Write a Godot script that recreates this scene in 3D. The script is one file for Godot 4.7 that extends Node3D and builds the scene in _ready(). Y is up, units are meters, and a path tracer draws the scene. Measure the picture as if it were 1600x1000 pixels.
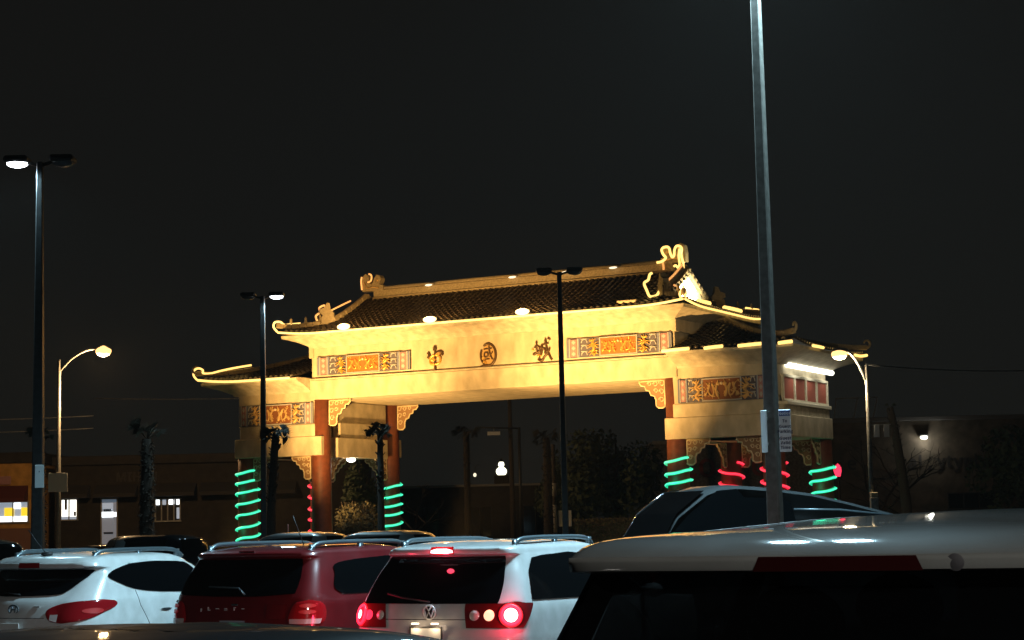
extends Node3D
# Night view over parked cars to a lit ceremonial gate. Units are metres; the eye is 1.9 m above the lot and looks along -z.

var M := {}
var used := {}
var rng := RandomNumberGenerator.new()

const GATE_TURN := -28.2
const EYE := 1.9

# ---------------------------------------------------------------- naming and committing
func numbered(called: String) -> String:
	if not used.has(called):
		used[called] = 0
		return called
	used[called] += 1
	return "%s_%03d" % [called, used[called]]

func thing(called: String, label: String, category: String, at := Vector3.ZERO, turn := 0.0, group := "") -> Node3D:
	var o := Node3D.new()
	o.name = numbered(called)
	o.position = at
	o.rotation_degrees.y = turn
	o.set_meta("label", label)
	o.set_meta("category", category)
	if group != "":
		o.set_meta("group", group)
	add_child(o, true)
	return o

func tag(o: Node3D, label: String, category: String, group := "") -> Node3D:
	o.set_meta("label", label)
	o.set_meta("category", category)
	if group != "":
		o.set_meta("group", group)
	return o

func put(called: String, s: SurfaceTool, m: Material, parent: Node3D = null) -> MeshInstance3D:
	s.generate_normals()
	var o := MeshInstance3D.new()
	o.mesh = s.commit()
	o.material_override = m
	if parent == null:
		o.name = numbered(called)
		add_child(o, true)
	else:
		var n := 0
		var nm := called
		while parent.has_node(NodePath(nm)):
			n += 1
			nm = "%s_%03d" % [called, n]
		o.name = nm
		parent.add_child(o, true)
	return o

func sub_node(called: String, parent: Node3D, xf: Transform3D) -> Node3D:
	var o := Node3D.new()
	var n := 0
	var nm := called
	while parent.has_node(NodePath(nm)):
		n += 1
		nm = "%s_%03d" % [called, n]
	o.name = nm
	o.transform = xf
	parent.add_child(o, true)
	return o

func structure(called: String, s: SurfaceTool, m: Material) -> MeshInstance3D:
	var o := put(called, s, m)
	o.set_meta("kind", "structure")
	return o

# ---------------------------------------------------------------- shapes
func flat() -> SurfaceTool:
	var s := SurfaceTool.new()
	s.begin(Mesh.PRIMITIVE_TRIANGLES)
	s.set_smooth_group(-1)
	return s

func soft() -> SurfaceTool:
	var s := SurfaceTool.new()
	s.begin(Mesh.PRIMITIVE_TRIANGLES)
	s.set_smooth_group(0)
	return s

func tri(s: SurfaceTool, a: Vector3, b: Vector3, c: Vector3) -> void:
	s.set_uv(Vector2(a.x, a.y)); s.add_vertex(a)
	s.set_uv(Vector2(c.x, c.y)); s.add_vertex(c)
	s.set_uv(Vector2(b.x, b.y)); s.add_vertex(b)

# a, b, c, d run anticlockwise seen from outside
func quad(s: SurfaceTool, a: Vector3, b: Vector3, c: Vector3, d: Vector3) -> void:
	tri(s, a, b, c)
	tri(s, a, c, d)

# a box with chamfered edges
func box(s: SurfaceTool, c: Vector3, size: Vector3, ch := 0.0, b := Basis.IDENTITY) -> void:
	var h := size * 0.5
	if ch <= 0.0:
		var p: Array[Vector3] = []
		for k in 8:
			p.append(c + b * Vector3(h.x * (1 if k & 1 else -1), h.y * (1 if k & 2 else -1), h.z * (1 if k & 4 else -1)))
		quad(s, p[4], p[5], p[7], p[6]); quad(s, p[1], p[0], p[2], p[3])
		quad(s, p[5], p[1], p[3], p[7]); quad(s, p[0], p[4], p[6], p[2])
		quad(s, p[6], p[7], p[3], p[2]); quad(s, p[0], p[1], p[5], p[4])
		return
	ch = minf(ch, minf(h.x, minf(h.y, h.z)) * 0.9)
	var v := func(sx: int, sy: int, sz: int, ax: int) -> Vector3:
		var q := Vector3(sx * (h.x - (0.0 if ax == 0 else ch)), sy * (h.y - (0.0 if ax == 1 else ch)), sz * (h.z - (0.0 if ax == 2 else ch)))
		return c + b * q
	for sg in [-1, 1]:
		var x: Array = [v.call(sg, -1, -1, 0), v.call(sg, 1, -1, 0), v.call(sg, 1, 1, 0), v.call(sg, -1, 1, 0)]
		var y: Array = [v.call(-1, sg, -1, 1), v.call(-1, sg, 1, 1), v.call(1, sg, 1, 1), v.call(1, sg, -1, 1)]
		var z: Array = [v.call(-1, -1, sg, 2), v.call(1, -1, sg, 2), v.call(1, 1, sg, 2), v.call(-1, 1, sg, 2)]
		for f in [x, y, z]:
			if sg > 0:
				quad(s, f[0], f[1], f[2], f[3])
			else:
				quad(s, f[3], f[2], f[1], f[0])
	for i in [-1, 1]:
		for j in [-1, 1]:
			var fl: bool = i * j > 0
			eq(s, v.call(i, j, -1, 0), v.call(i, j, 1, 0), v.call(i, j, 1, 1), v.call(i, j, -1, 1), not fl)
			eq(s, v.call(i, -1, j, 0), v.call(i, 1, j, 0), v.call(i, 1, j, 2), v.call(i, -1, j, 2), fl)
			eq(s, v.call(-1, i, j, 1), v.call(1, i, j, 1), v.call(1, i, j, 2), v.call(-1, i, j, 2), not fl)
			for k in [-1, 1]:
				if i * j * k > 0:
					tri(s, v.call(i, j, k, 0), v.call(i, j, k, 1), v.call(i, j, k, 2))
				else:
					tri(s, v.call(i, j, k, 0), v.call(i, j, k, 2), v.call(i, j, k, 1))

func eq(s: SurfaceTool, a: Vector3, b: Vector3, c: Vector3, d: Vector3, f: bool) -> void:
	if f:
		quad(s, a, b, c, d)
	else:
		quad(s, d, c, b, a)

# a straight bar between two points
func bar(s: SurfaceTool, p: Vector3, q: Vector3, w: float, t: float, up := Vector3.UP, ch := 0.0) -> void:
	var d := (q - p)
	var z := d.normalized()
	if absf(z.dot(up)) > 0.99:
		up = Vector3.RIGHT
	var x := up.cross(z).normalized()
	var y := z.cross(x)
	box(s, (p + q) * 0.5, Vector3(w, t, d.length()), ch, Basis(x, y, z))

# rows of points joined into a surface
func sheet(s: SurfaceTool, rows: Array, closed := false, flip := false) -> void:
	for i in rows.size() - 1:
		var a: PackedVector3Array = rows[i]
		var b: PackedVector3Array = rows[i + 1]
		var n := a.size()
		for j in (n if closed else n - 1):
			var k := (j + 1) % n
			if flip:
				quad(s, a[j], b[j], b[k], a[k])
			else:
				quad(s, a[j], a[k], b[k], b[j])

func fan(s: SurfaceTool, ring: PackedVector3Array, flip := false) -> void:
	var c := Vector3.ZERO
	for p in ring:
		c += p
	c /= ring.size()
	for i in ring.size():
		if flip:
			tri(s, c, ring[(i + 1) % ring.size()], ring[i])
		else:
			tri(s, c, ring[i], ring[(i + 1) % ring.size()])

func tube(s: SurfaceTool, pts: PackedVector3Array, r: float, n := 8, r_end := -1.0, caps := true) -> void:
	var rows := []
	var side := Vector3.ZERO
	for i in pts.size():
		var d := (pts[mini(i + 1, pts.size() - 1)] - pts[maxi(i - 1, 0)]).normalized()
		if side == Vector3.ZERO:
			side = d.cross(Vector3.UP if absf(d.y) < 0.9 else Vector3.RIGHT).normalized()
		side = (side - d * side.dot(d)).normalized()
		var other := d.cross(side)
		var rr := r if r_end < 0.0 else lerpf(r, r_end, float(i) / maxf(1.0, pts.size() - 1))
		var ring := PackedVector3Array()
		for k in n:
			var a := TAU * k / n
			ring.append(pts[i] + (side * cos(a) + other * sin(a)) * rr)
		rows.append(ring)
	sheet(s, rows, true)
	if caps:
		fan(s, rows[0], true)
		fan(s, rows[-1])

# a turned shape: profile of (radius, height) round a vertical axis
func lathe(s: SurfaceTool, at: Vector3, prof: Array, n := 20) -> void:
	var rows := []
	for p in prof:
		var ring := PackedVector3Array()
		for k in n:
			var a := TAU * k / n
			ring.append(at + Vector3(cos(a) * p[0], p[1], -sin(a) * p[0]))
		rows.append(ring)
	sheet(s, rows, true)
	fan(s, rows[0], true)
	fan(s, rows[-1])

# a flat outline given thickness; xf takes (x, y) of the outline and z of the thickness
func prism(s: SurfaceTool, poly: PackedVector2Array, z0: float, z1: float, xf := Transform3D.IDENTITY) -> void:
	if Geometry2D.is_polygon_clockwise(poly):
		poly = poly.duplicate()
		poly.reverse()
	var ix := Geometry2D.triangulate_polygon(poly)
	for k in range(0, ix.size(), 3):
		var a := poly[ix[k]]
		var b := poly[ix[k + 1]]
		var c := poly[ix[k + 2]]
		if (b - a).cross(c - a) < 0:
			var t := b
			b = c
			c = t
		tri(s, xf * Vector3(a.x, a.y, z1), xf * Vector3(b.x, b.y, z1), xf * Vector3(c.x, c.y, z1))
		tri(s, xf * Vector3(a.x, a.y, z0), xf * Vector3(c.x, c.y, z0), xf * Vector3(b.x, b.y, z0))
	for i in poly.size():
		var a := poly[i]
		var b := poly[(i + 1) % poly.size()]
		quad(s, xf * Vector3(a.x, a.y, z0), xf * Vector3(b.x, b.y, z0), xf * Vector3(b.x, b.y, z1), xf * Vector3(a.x, a.y, z1))

func ball(s: SurfaceTool, c: Vector3, r: Vector3, n := 12, m := 8) -> void:
	var rows := []
	for i in m + 1:
		var t := PI * (float(i) / m) - PI / 2
		var ring := PackedVector3Array()
		for k in n:
			var a := TAU * k / n
			ring.append(c + Vector3(cos(a) * maxf(cos(t), 0.001) * r.x, sin(t) * r.y, -sin(a) * maxf(cos(t), 0.001) * r.z))
		rows.append(ring)
	sheet(s, rows, true)

func disc(s: SurfaceTool, c: Vector3, r: float, out: Vector3, bulge := 0.0, n := 20) -> void:
	var x := out.cross(Vector3.UP if absf(out.y) < 0.9 else Vector3.RIGHT).normalized()
	var y := out.cross(x)
	var rows := []
	for i in 4:
		var t := i / 3.0
		var ring := PackedVector3Array()
		for k in n:
			var a := TAU * k / n
			ring.append(c + (x * cos(a) + y * sin(a)) * r * maxf(1.0 - t, 0.001) + out * bulge * (1.0 - (1.0 - t) * (1.0 - t)))
		rows.append(ring)
	sheet(s, rows, true)

func curve(pts: Array, per := 6) -> PackedVector3Array:
	var out := PackedVector3Array()
	for i in pts.size() - 1:
		var a: Vector3 = pts[maxi(i - 1, 0)]
		var b: Vector3 = pts[i]
		var c: Vector3 = pts[i + 1]
		var d: Vector3 = pts[mini(i + 2, pts.size() - 1)]
		for k in per:
			out.append(b.cubic_interpolate(c, a, d, float(k) / per))
	out.append(pts[-1])
	return out

func letters(text: String, size: float, depth: float, m: Material, parent: Node3D, called: String, xf: Transform3D, bold := false, mono := "Droid Sans") -> MeshInstance3D:
	var tm := TextMesh.new()
	var f := SystemFont.new()
	f.font_names = PackedStringArray([mono])
	if bold:
		f.font_weight = 700
	tm.font = f
	tm.text = text
	tm.font_size = 48
	tm.pixel_size = size / 48.0
	tm.depth = depth
	tm.curve_step = 2.0
	var o := MeshInstance3D.new()
	o.mesh = tm
	o.material_override = m
	o.transform = xf
	o.name = numbered(called) if parent == self else called
	parent.add_child(o, true)
	return o

# ---------------------------------------------------------------- materials (base colours as linear values)
func mat(key: String, c: Color, rough := 0.8, metal := 0.0) -> StandardMaterial3D:
	var m := StandardMaterial3D.new()
	m.albedo_color = c.linear_to_srgb()
	m.roughness = rough
	m.metallic = metal
	m.resource_name = key
	M[key] = m
	return m

func glow(key: String, c: Color, energy: float, base := Color(0.5, 0.5, 0.5)) -> StandardMaterial3D:
	var m := mat(key, base, 0.4)
	m.emission_enabled = true
	m.emission = c.linear_to_srgb()
	m.emission_energy_multiplier = energy
	return m

func noise_tex(freq: float, sd: int, lo: Color, hi: Color, oct := 4, size := 512, mid := -1.0) -> NoiseTexture2D:
	var n := FastNoiseLite.new()
	n.seed = sd
	n.frequency = freq
	n.fractal_octaves = oct
	var t := NoiseTexture2D.new()
	t.noise = n
	t.width = size
	t.height = size
	t.seamless = true
	var g := Gradient.new()
	g.set_color(0, lo)
	g.set_color(1, hi)
	if mid > 0.0:
		g.set_offset(0, mid - 0.2)
		g.set_offset(1, mid + 0.2)
	t.color_ramp = g
	return t

func weathered(m: StandardMaterial3D, freq: float, sd: int, dark: float, scale: float, relief := 0.0) -> StandardMaterial3D:
	m.albedo_texture = noise_tex(freq, sd, Color(dark, dark, dark * 0.97), Color(1, 1, 1), 5)
	m.uv1_triplanar = true
	m.uv1_scale = Vector3.ONE * scale
	if relief > 0.0:
		m.heightmap_enabled = true
		m.heightmap_scale = relief
		m.heightmap_texture = noise_tex(freq * 6.0, sd + 7, Color.BLACK, Color.WHITE, 3)
	return m

func paint(key: String, c: Color, metal := 0.0, rough := 0.35) -> StandardMaterial3D:
	var m := mat(key, c, rough, metal)
	m.clearcoat_enabled = true
	m.clearcoat = 1.0
	m.clearcoat_roughness = 0.04
	m.roughness_texture = noise_tex(0.01, 31, Color(0.75, 0.75, 0.75), Color(1, 1, 1), 4, 256)
	m.uv1_triplanar = true
	m.albedo_texture = noise_tex(0.02, 33, Color(0.86, 0.86, 0.85), Color(1, 1, 1), 5, 256)
	m.uv1_scale = Vector3.ONE * 0.7
	return m

func make_materials() -> void:
	weathered(mat("stucco", Color(0.66, 0.58, 0.43), 0.85), 0.007, 1, 0.80, 0.35, 0.25)
	M.stucco.uv1_scale = Vector3(0.40, 0.22, 0.40)
	weathered(mat("stucco_trim", Color(0.68, 0.62, 0.48), 0.8), 0.012, 2, 0.74, 0.35, 0.15)
	weathered(mat("column_red", Color(0.20, 0.055, 0.024), 0.55), 0.01, 3, 0.7, 0.6, 0.1)
	weathered(mat("tile", Color(0.075, 0.06, 0.045), 0.32), 0.05, 4, 0.55, 0.8)
	weathered(mat("tile_pan", Color(0.05, 0.04, 0.03), 0.5), 0.05, 5, 0.6, 0.8)
	weathered(mat("ridge", Color(0.42, 0.34, 0.20), 0.6), 0.02, 6, 0.7, 0.8, 0.2)
	weathered(mat("gable", Color(0.72, 0.68, 0.56), 0.8), 0.02, 8, 0.9, 0.8)
	mat("bracket", Color(0.26, 0.155, 0.075), 0.7)
	mat("bracket_rim", Color(0.62, 0.52, 0.34), 0.6)
	mat("gold", Color(0.72, 0.42, 0.10), 0.35, 0.55)
	mat("gold_dull", Color(0.55, 0.36, 0.14), 0.5, 0.2)
	mat("bronze", Color(0.10, 0.06, 0.025), 0.4, 0.5)
	mat("field_orange", Color(0.62, 0.13, 0.03), 0.5)
	mat("field_brown", Color(0.20, 0.075, 0.025), 0.6)
	mat("panel_dark", Color(0.10, 0.095, 0.125), 0.6)
	mat("panel_pink", Color(0.40, 0.20, 0.20), 0.6)
	mat("panel_grey", Color(0.24, 0.26, 0.30), 0.6)
	mat("panel_blue", Color(0.18, 0.22, 0.36), 0.6)
	mat("panel_light", Color(0.42, 0.42, 0.42), 0.6)
	mat("pane_red", Color(0.34, 0.10, 0.07), 0.5)
	weathered(mat("asphalt", Color(0.045, 0.045, 0.046), 0.9), 0.02, 11, 0.6, 0.4, 0.6)
	weathered(mat("concrete", Color(0.26, 0.25, 0.23), 0.85), 0.02, 12, 0.7, 0.5, 0.2)
	mat("road_paint", Color(0.7, 0.7, 0.66), 0.6)
	weathered(mat("pole_dark", Color(0.05, 0.05, 0.052), 0.45, 0.3), 0.02, 13, 0.75, 0.7)
	weathered(mat("pole_grey", Color(0.15, 0.135, 0.12), 0.55, 0.15), 0.02, 14, 0.7, 0.7)
	weathered(mat("galvanised", Color(0.46, 0.46, 0.45), 0.45, 0.5), 0.02, 15, 0.7, 0.7)
	weathered(mat("wood_pole", Color(0.11, 0.08, 0.06), 0.9), 0.03, 16, 0.6, 0.7)
	glow("lens_white", Color(0.85, 0.93, 1.0), 9.0)
	mat("lens_off", Color(0.10, 0.11, 0.12), 0.15)
	glow("lens_sodium", Color(1.0, 0.56, 0.20), 2.1)
	glow("flood_lens", Color(1.0, 0.70, 0.28), 3.2)
	glow("rope_green", Color(0.01, 0.62, 0.28), 1.0, Color(0.2, 0.5, 0.35))
	glow("rope_red", Color(0.85, 0.012, 0.04), 1.3, Color(0.5, 0.15, 0.15))
	glow("rope_green_hot", Color(0.07, 1.0, 0.58), 1.25, Color(0.2, 0.5, 0.35))
	glow("rope_red_hot", Color(1.0, 0.05, 0.10), 1.3, Color(0.5, 0.15, 0.15))
	glow("rope_warm", Color(1.0, 0.60, 0.16), 1.9, Color(0.6, 0.55, 0.4))
	glow("rope_amber", Color(1.0, 0.40, 0.10), 1.0, Color(0.6, 0.5, 0.4))
	glow("tube_white", Color(1.0, 0.97, 0.82), 3.0)
	glow("small_bulb", Color(1.0, 0.9, 0.65), 1.2)
	var g := mat("car_glass", Color(0.002, 0.0025, 0.003), 0.06)
	g.metallic_specular = 0.38
	paint("paint_white", Color(0.74, 0.76, 0.77))
	paint("paint_red", Color(0.125, 0.004, 0.007), 0.1, 0.45)
	paint("paint_silver", Color(0.074, 0.078, 0.075), 0.0, 0.7)
	M.paint_silver.metallic_specular = 0.05
	paint("paint_slate", Color(0.055, 0.06, 0.064), 0.0, 0.6)
	M.paint_slate.clearcoat = 0.3
	paint("paint_pearl", Color(0.53, 0.54, 0.55))
	paint("paint_black", Color(0.004, 0.0055, 0.008), 0.1, 0.3)
	M.paint_black.clearcoat = 0.06
	M.paint_black.metallic = 0.0
	M.paint_black.metallic_specular = 0.04
	M.paint_black.roughness = 0.6
	paint("paint_grey", Color(0.13, 0.145, 0.155), 0.4, 0.4)
	paint("paint_blue", Color(0.02, 0.035, 0.07), 0.2, 0.35)
	mat("black_plastic", Color(0.018, 0.018, 0.02), 0.55)
	mat("rubber", Color(0.012, 0.012, 0.012), 0.85)
	mat("alloy", Color(0.5, 0.5, 0.5), 0.3, 0.9)
	mat("chrome", Color(0.8, 0.82, 0.84), 0.12, 1.0)
	mat("badge_silver", Color(0.62, 0.62, 0.62), 0.35, 0.25)
	mat("rail_grey", Color(0.12, 0.15, 0.17), 0.3, 0.5)
	var t := mat("lamp_red", Color(0.28, 0.008, 0.012), 0.12)
	t.clearcoat_enabled = true
	t.clearcoat = 1.0
	t.clearcoat_roughness = 0.03
	var tw := mat("lamp_clear", Color(0.50, 0.42, 0.40), 0.15)
	tw.clearcoat_enabled = true
	mat("lamp_unlit", Color(0.008, 0.001, 0.001), 0.7).metallic_specular = 0.08
	mat("lamp_dark", Color(0.10, 0.008, 0.010), 0.15)
	glow("brake_red", Color(1.0, 0.02, 0.06), 2.2, Color(0.5, 0.05, 0.05))
	glow("brake_dim", Color(1.0, 0.015, 0.04), 0.42, Color(0.3, 0.02, 0.02))
	glow("brake_hot", Color(1.0, 0.50, 0.55), 5.0, Color(0.5, 0.2, 0.2))
	glow("signal_amber", Color(1.0, 0.42, 0.26), 2.0, Color(0.5, 0.3, 0.2))
	glow("plate_lamp", Color(1.0, 0.72, 0.45), 3.0)
	glow("tail_dim", Color(0.8, 0.02, 0.03), 0.08, Color(0.4, 0.02, 0.02))
	glow("headlamp", Color(1.0, 0.80, 0.42), 4.0)
	mat("plate_white", Color(0.62, 0.62, 0.60), 0.5)
	mat("sign_white", Color(0.80, 0.84, 0.86), 0.5)
	mat("sign_blue", Color(0.03, 0.06, 0.20), 0.5)
	mat("sign_ink", Color(0.02, 0.03, 0.09), 0.6)
	weathered(mat("wall_orange", Color(0.60, 0.32, 0.07), 0.85), 0.01, 21, 0.8, 0.3, 0.2)
	weathered(mat("wall_brown", Color(0.03, 0.023, 0.017), 0.85), 0.01, 22, 0.7, 0.3, 0.2)
	weathered(mat("wall_dark", Color(0.032, 0.026, 0.023), 0.85), 0.01, 23, 0.7, 0.3, 0.2)
	weathered(mat("wall_tan", Color(0.13, 0.10, 0.07), 0.85), 0.008, 24, 0.65, 0.22, 0.2)
	mat("trim_grey", Color(0.30, 0.29, 0.27), 0.7)
	mat("awning_red", Color(0.10, 0.018, 0.014), 0.8)
	mat("awning_dark", Color(0.025, 0.022, 0.022), 0.85)
	mat("roof_trim", Color(0.12, 0.115, 0.11), 0.8)
	mat("letter_dark", Color(0.03, 0.024, 0.02), 0.7)
	mat("letter_red", Color(0.30, 0.06, 0.035), 0.6)
	mat("brick_base", Color(0.20, 0.10, 0.075), 0.85)
	glow("shop_white", Color(0.92, 0.97, 1.0), 2.2)
	glow("shop_warm", Color(1.0, 0.97, 0.85), 2.2)
	glow("shop_dim", Color(0.55, 0.66, 0.80), 0.45)
	mat("shop_shade", Color(0.16, 0.13, 0.10), 0.8)
	glow("shop_blue_pale", Color(0.7, 0.85, 1.0), 0.7)
	glow("shop_yellow", Color(1.0, 0.70, 0.02), 1.0)
	glow("shop_blue", Color(0.40, 0.55, 0.75), 0.16)
	glow("snowman_glow", Color(1.0, 0.98, 0.72), 2.5)
	glow("hand_red", Color(1.0, 0.04, 0.10), 1.6, Color(0.4, 0.05, 0.05))
	weathered(mat("bark", Color(0.075, 0.058, 0.044), 0.95), 0.04, 26, 0.5, 1.2, 1.0)
	mat("frond", Color(0.022, 0.026, 0.014), 0.8)
	mat("frond_dry", Color(0.04, 0.03, 0.02), 0.85)
	mat("leaf", Color(0.055, 0.075, 0.03), 0.7)
	mat("leaf_grey", Color(0.085, 0.08, 0.045), 0.75)
	mat("leaf_green", Color(0.03, 0.05, 0.02), 0.7)
	mat("seat", Color(0.05, 0.05, 0.05), 0.8)
	mat("dash", Color(0.03, 0.03, 0.03), 0.7)
	var gl := mat("tinted_pane", Color(0.01, 0.012, 0.014), 0.03)
	gl.transparency = BaseMaterial3D.TRANSPARENCY_ALPHA
	gl.albedo_color = Color(0.004, 0.005, 0.006, 0.965)
	var cp := mat("clear_pane", Color(0.02, 0.024, 0.024), 0.03)
	cp.transparency = BaseMaterial3D.TRANSPARENCY_ALPHA
	cp.albedo_color.a = 0.80
	mat("box_orange", Color(0.55, 0.20, 0.04), 0.7)
# ---------------------------------------------------------------- the scene
func _ready() -> void:
	rng.seed = 7
	var cam := Camera3D.new()
	cam.name = "camera"
	cam.position = Vector3(0, EYE, 0)
	cam.rotation_degrees = Vector3(6.3, 0, -1.3)
	cam.fov = 19.97
	cam.near = 0.1
	cam.far = 2000.0
	cam.current = true
	add_child(cam, true)
	var sky_m := ProceduralSkyMaterial.new()
	sky_m.sky_top_color = Color(0.072, 0.074, 0.072)
	sky_m.sky_horizon_color = Color(0.076, 0.075, 0.066)
	sky_m.sky_curve = 0.12
	sky_m.ground_bottom_color = Color(0.03, 0.03, 0.03)
	sky_m.ground_horizon_color = Color(0.05, 0.05, 0.046)
	sky_m.use_debanding = false
	var sky := Sky.new()
	sky.sky_material = sky_m
	var env := Environment.new()
	env.background_mode = Environment.BG_SKY
	env.sky = sky
	env.background_energy_multiplier = 1.0
	env.tonemap_mode = Environment.TONE_MAPPER_LINEAR
	env.tonemap_exposure = 1.0
	env.fog_enabled = true
	env.fog_density = 0.0001
	env.fog_light_color = Color(0.92, 0.92, 0.90)
	env.sdfgi_enabled = true
	env.ssao_enabled = true
	env.ssil_enabled = true
	var we := WorldEnvironment.new()
	we.name = "world_environment"
	we.environment = env
	add_child(we, true)
	make_materials()
	ground()
	build_gate()
	build_gate_lights()
	buildings()
	near_suv()
	dark_car_close()
	white_suv()
	red_suv()
	white_crossover()
	grey_hatch()
	far_cars()
	street_things()
# ---------------------------------------------------------------- the gate, in its own axes: x along the span, z towards the lot, back at z = -5.2
const HALF := 7.81
const WING := 11.49
const DEEP := 5.22

func rise(s: float, h: float) -> float:
	s = clampf(s, 0.0, 1.0)
	return h * (0.58 * s + 0.42 * s * s)

# a rectangle ring round the gate: half length x, front z, back z, height
func ring(x0: float, x1: float, zf: float, zb: float, y: float) -> PackedVector3Array:
	return PackedVector3Array([Vector3(x0, y, zf), Vector3(x1, y, zf), Vector3(x1, y, zb), Vector3(x0, y, zb)])

# a half-round tile course running from p to q: overlapping pieces of curved tile
func tile_course(s: SurfaceTool, path: PackedVector3Array, across: Vector3, r: float, piece: float) -> void:
	var total := 0.0
	for i in path.size() - 1:
		total += path[i].distance_to(path[i + 1])
	var n := maxi(1, int(round(total / piece)))
	for k in n:
		var a := along(path, total * k / n)
		var b := along(path, total * minf(1.0, (k + 1.12) / n))
		var d := (b - a).normalized()
		var up := across.cross(d).normalized()
		if up.y < 0:
			up = -up
		var wob := rng.randf_range(-0.012, 0.012)
		var ra := r * 0.86
		var rb := r * (1.04 + wob)
		var rows := []
		for e in [[a, ra, 0.0], [b, rb, 0.018]]:
			var row := PackedVector3Array()
			for j in 5:
				var t := PI * j / 4.0
				row.append(e[0] + across * cos(t) * e[1] + up * (sin(t) * e[1] + e[2]))
			rows.append(row)
		sheet(s, rows, false, true)
		var face: PackedVector3Array = rows[1]
		for j in 4:
			tri(s, b + up * 0.018, face[j], face[j + 1])

func along(path: PackedVector3Array, l: float) -> Vector3:
	for i in path.size() - 1:
		var d := path[i].distance_to(path[i + 1])
		if l <= d or i == path.size() - 2:
			return path[i].lerp(path[i + 1], clampf(l / maxf(d, 0.0001), 0.0, 1.08))
		l -= d
	return path[-1]

# one slope: u runs along the eave, v from the eave upwards; f(u, v) gives the point, top(u) how far v reaches
func tiled_slope(parent: Node3D, f: Callable, u0: float, u1: float, top: Callable, across: Vector3, called := "roof_tiles") -> void:
	var pan := soft()
	var rows := []
	var nu := int((u1 - u0) / 0.25)
	for i in nu + 1:
		var u := lerpf(u0, u1, float(i) / nu)
		var row := PackedVector3Array()
		for k in 9:
			row.append(f.call(u, top.call(u) * k / 8.0))
		rows.append(row)
	sheet(pan, rows)
	put("roof_bed", pan, M.tile_pan, parent)
	var s := soft()
	for i in nu:
		var u := lerpf(u0, u1, (i + 0.5) / nu)
		var t: float = top.call(u)
		if t < 0.06:
			continue
		var path := PackedVector3Array()
		for k in 9:
			path.append(f.call(u, t * (1.0 - k / 8.0)) + Vector3(0, 0.02, 0))
		tile_course(s, path, across, 0.085, 0.34)
	var o := put(called, s, M.tile, parent)
	o.set_meta("kind", "stuff")

func cornice(parent: Node3D, called: String, x0: float, x1: float, zf: float, zb: float, prof: Array, m: Material, kx0 := 1.0, kx1 := 1.0) -> void:
	var s := flat()
	var rows := []
	for p in prof:
		rows.append(ring(x0 - p[0] * kx0, x1 + p[0] * kx1, zf + p[0], zb - p[0], p[1]))
	sheet(s, rows, true)
	put(called, s, m, parent)

# scroll-shaped curl at an eave corner or ridge foot
func curl(s: SurfaceTool, at: Vector3, out: Vector3, size: float, r: float) -> void:
	var pts := PackedVector3Array()
	for k in 15:
		var t := float(k) / 14.0
		var a := -0.5 * PI + t * 1.5 * PI
		var rr := size * (1.0 - 0.35 * t)
		pts.append(at + out * cos(a) * rr + Vector3.UP * (sin(a) * rr + size))
	tube(s, pts, r, 7, r * 0.6)

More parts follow.
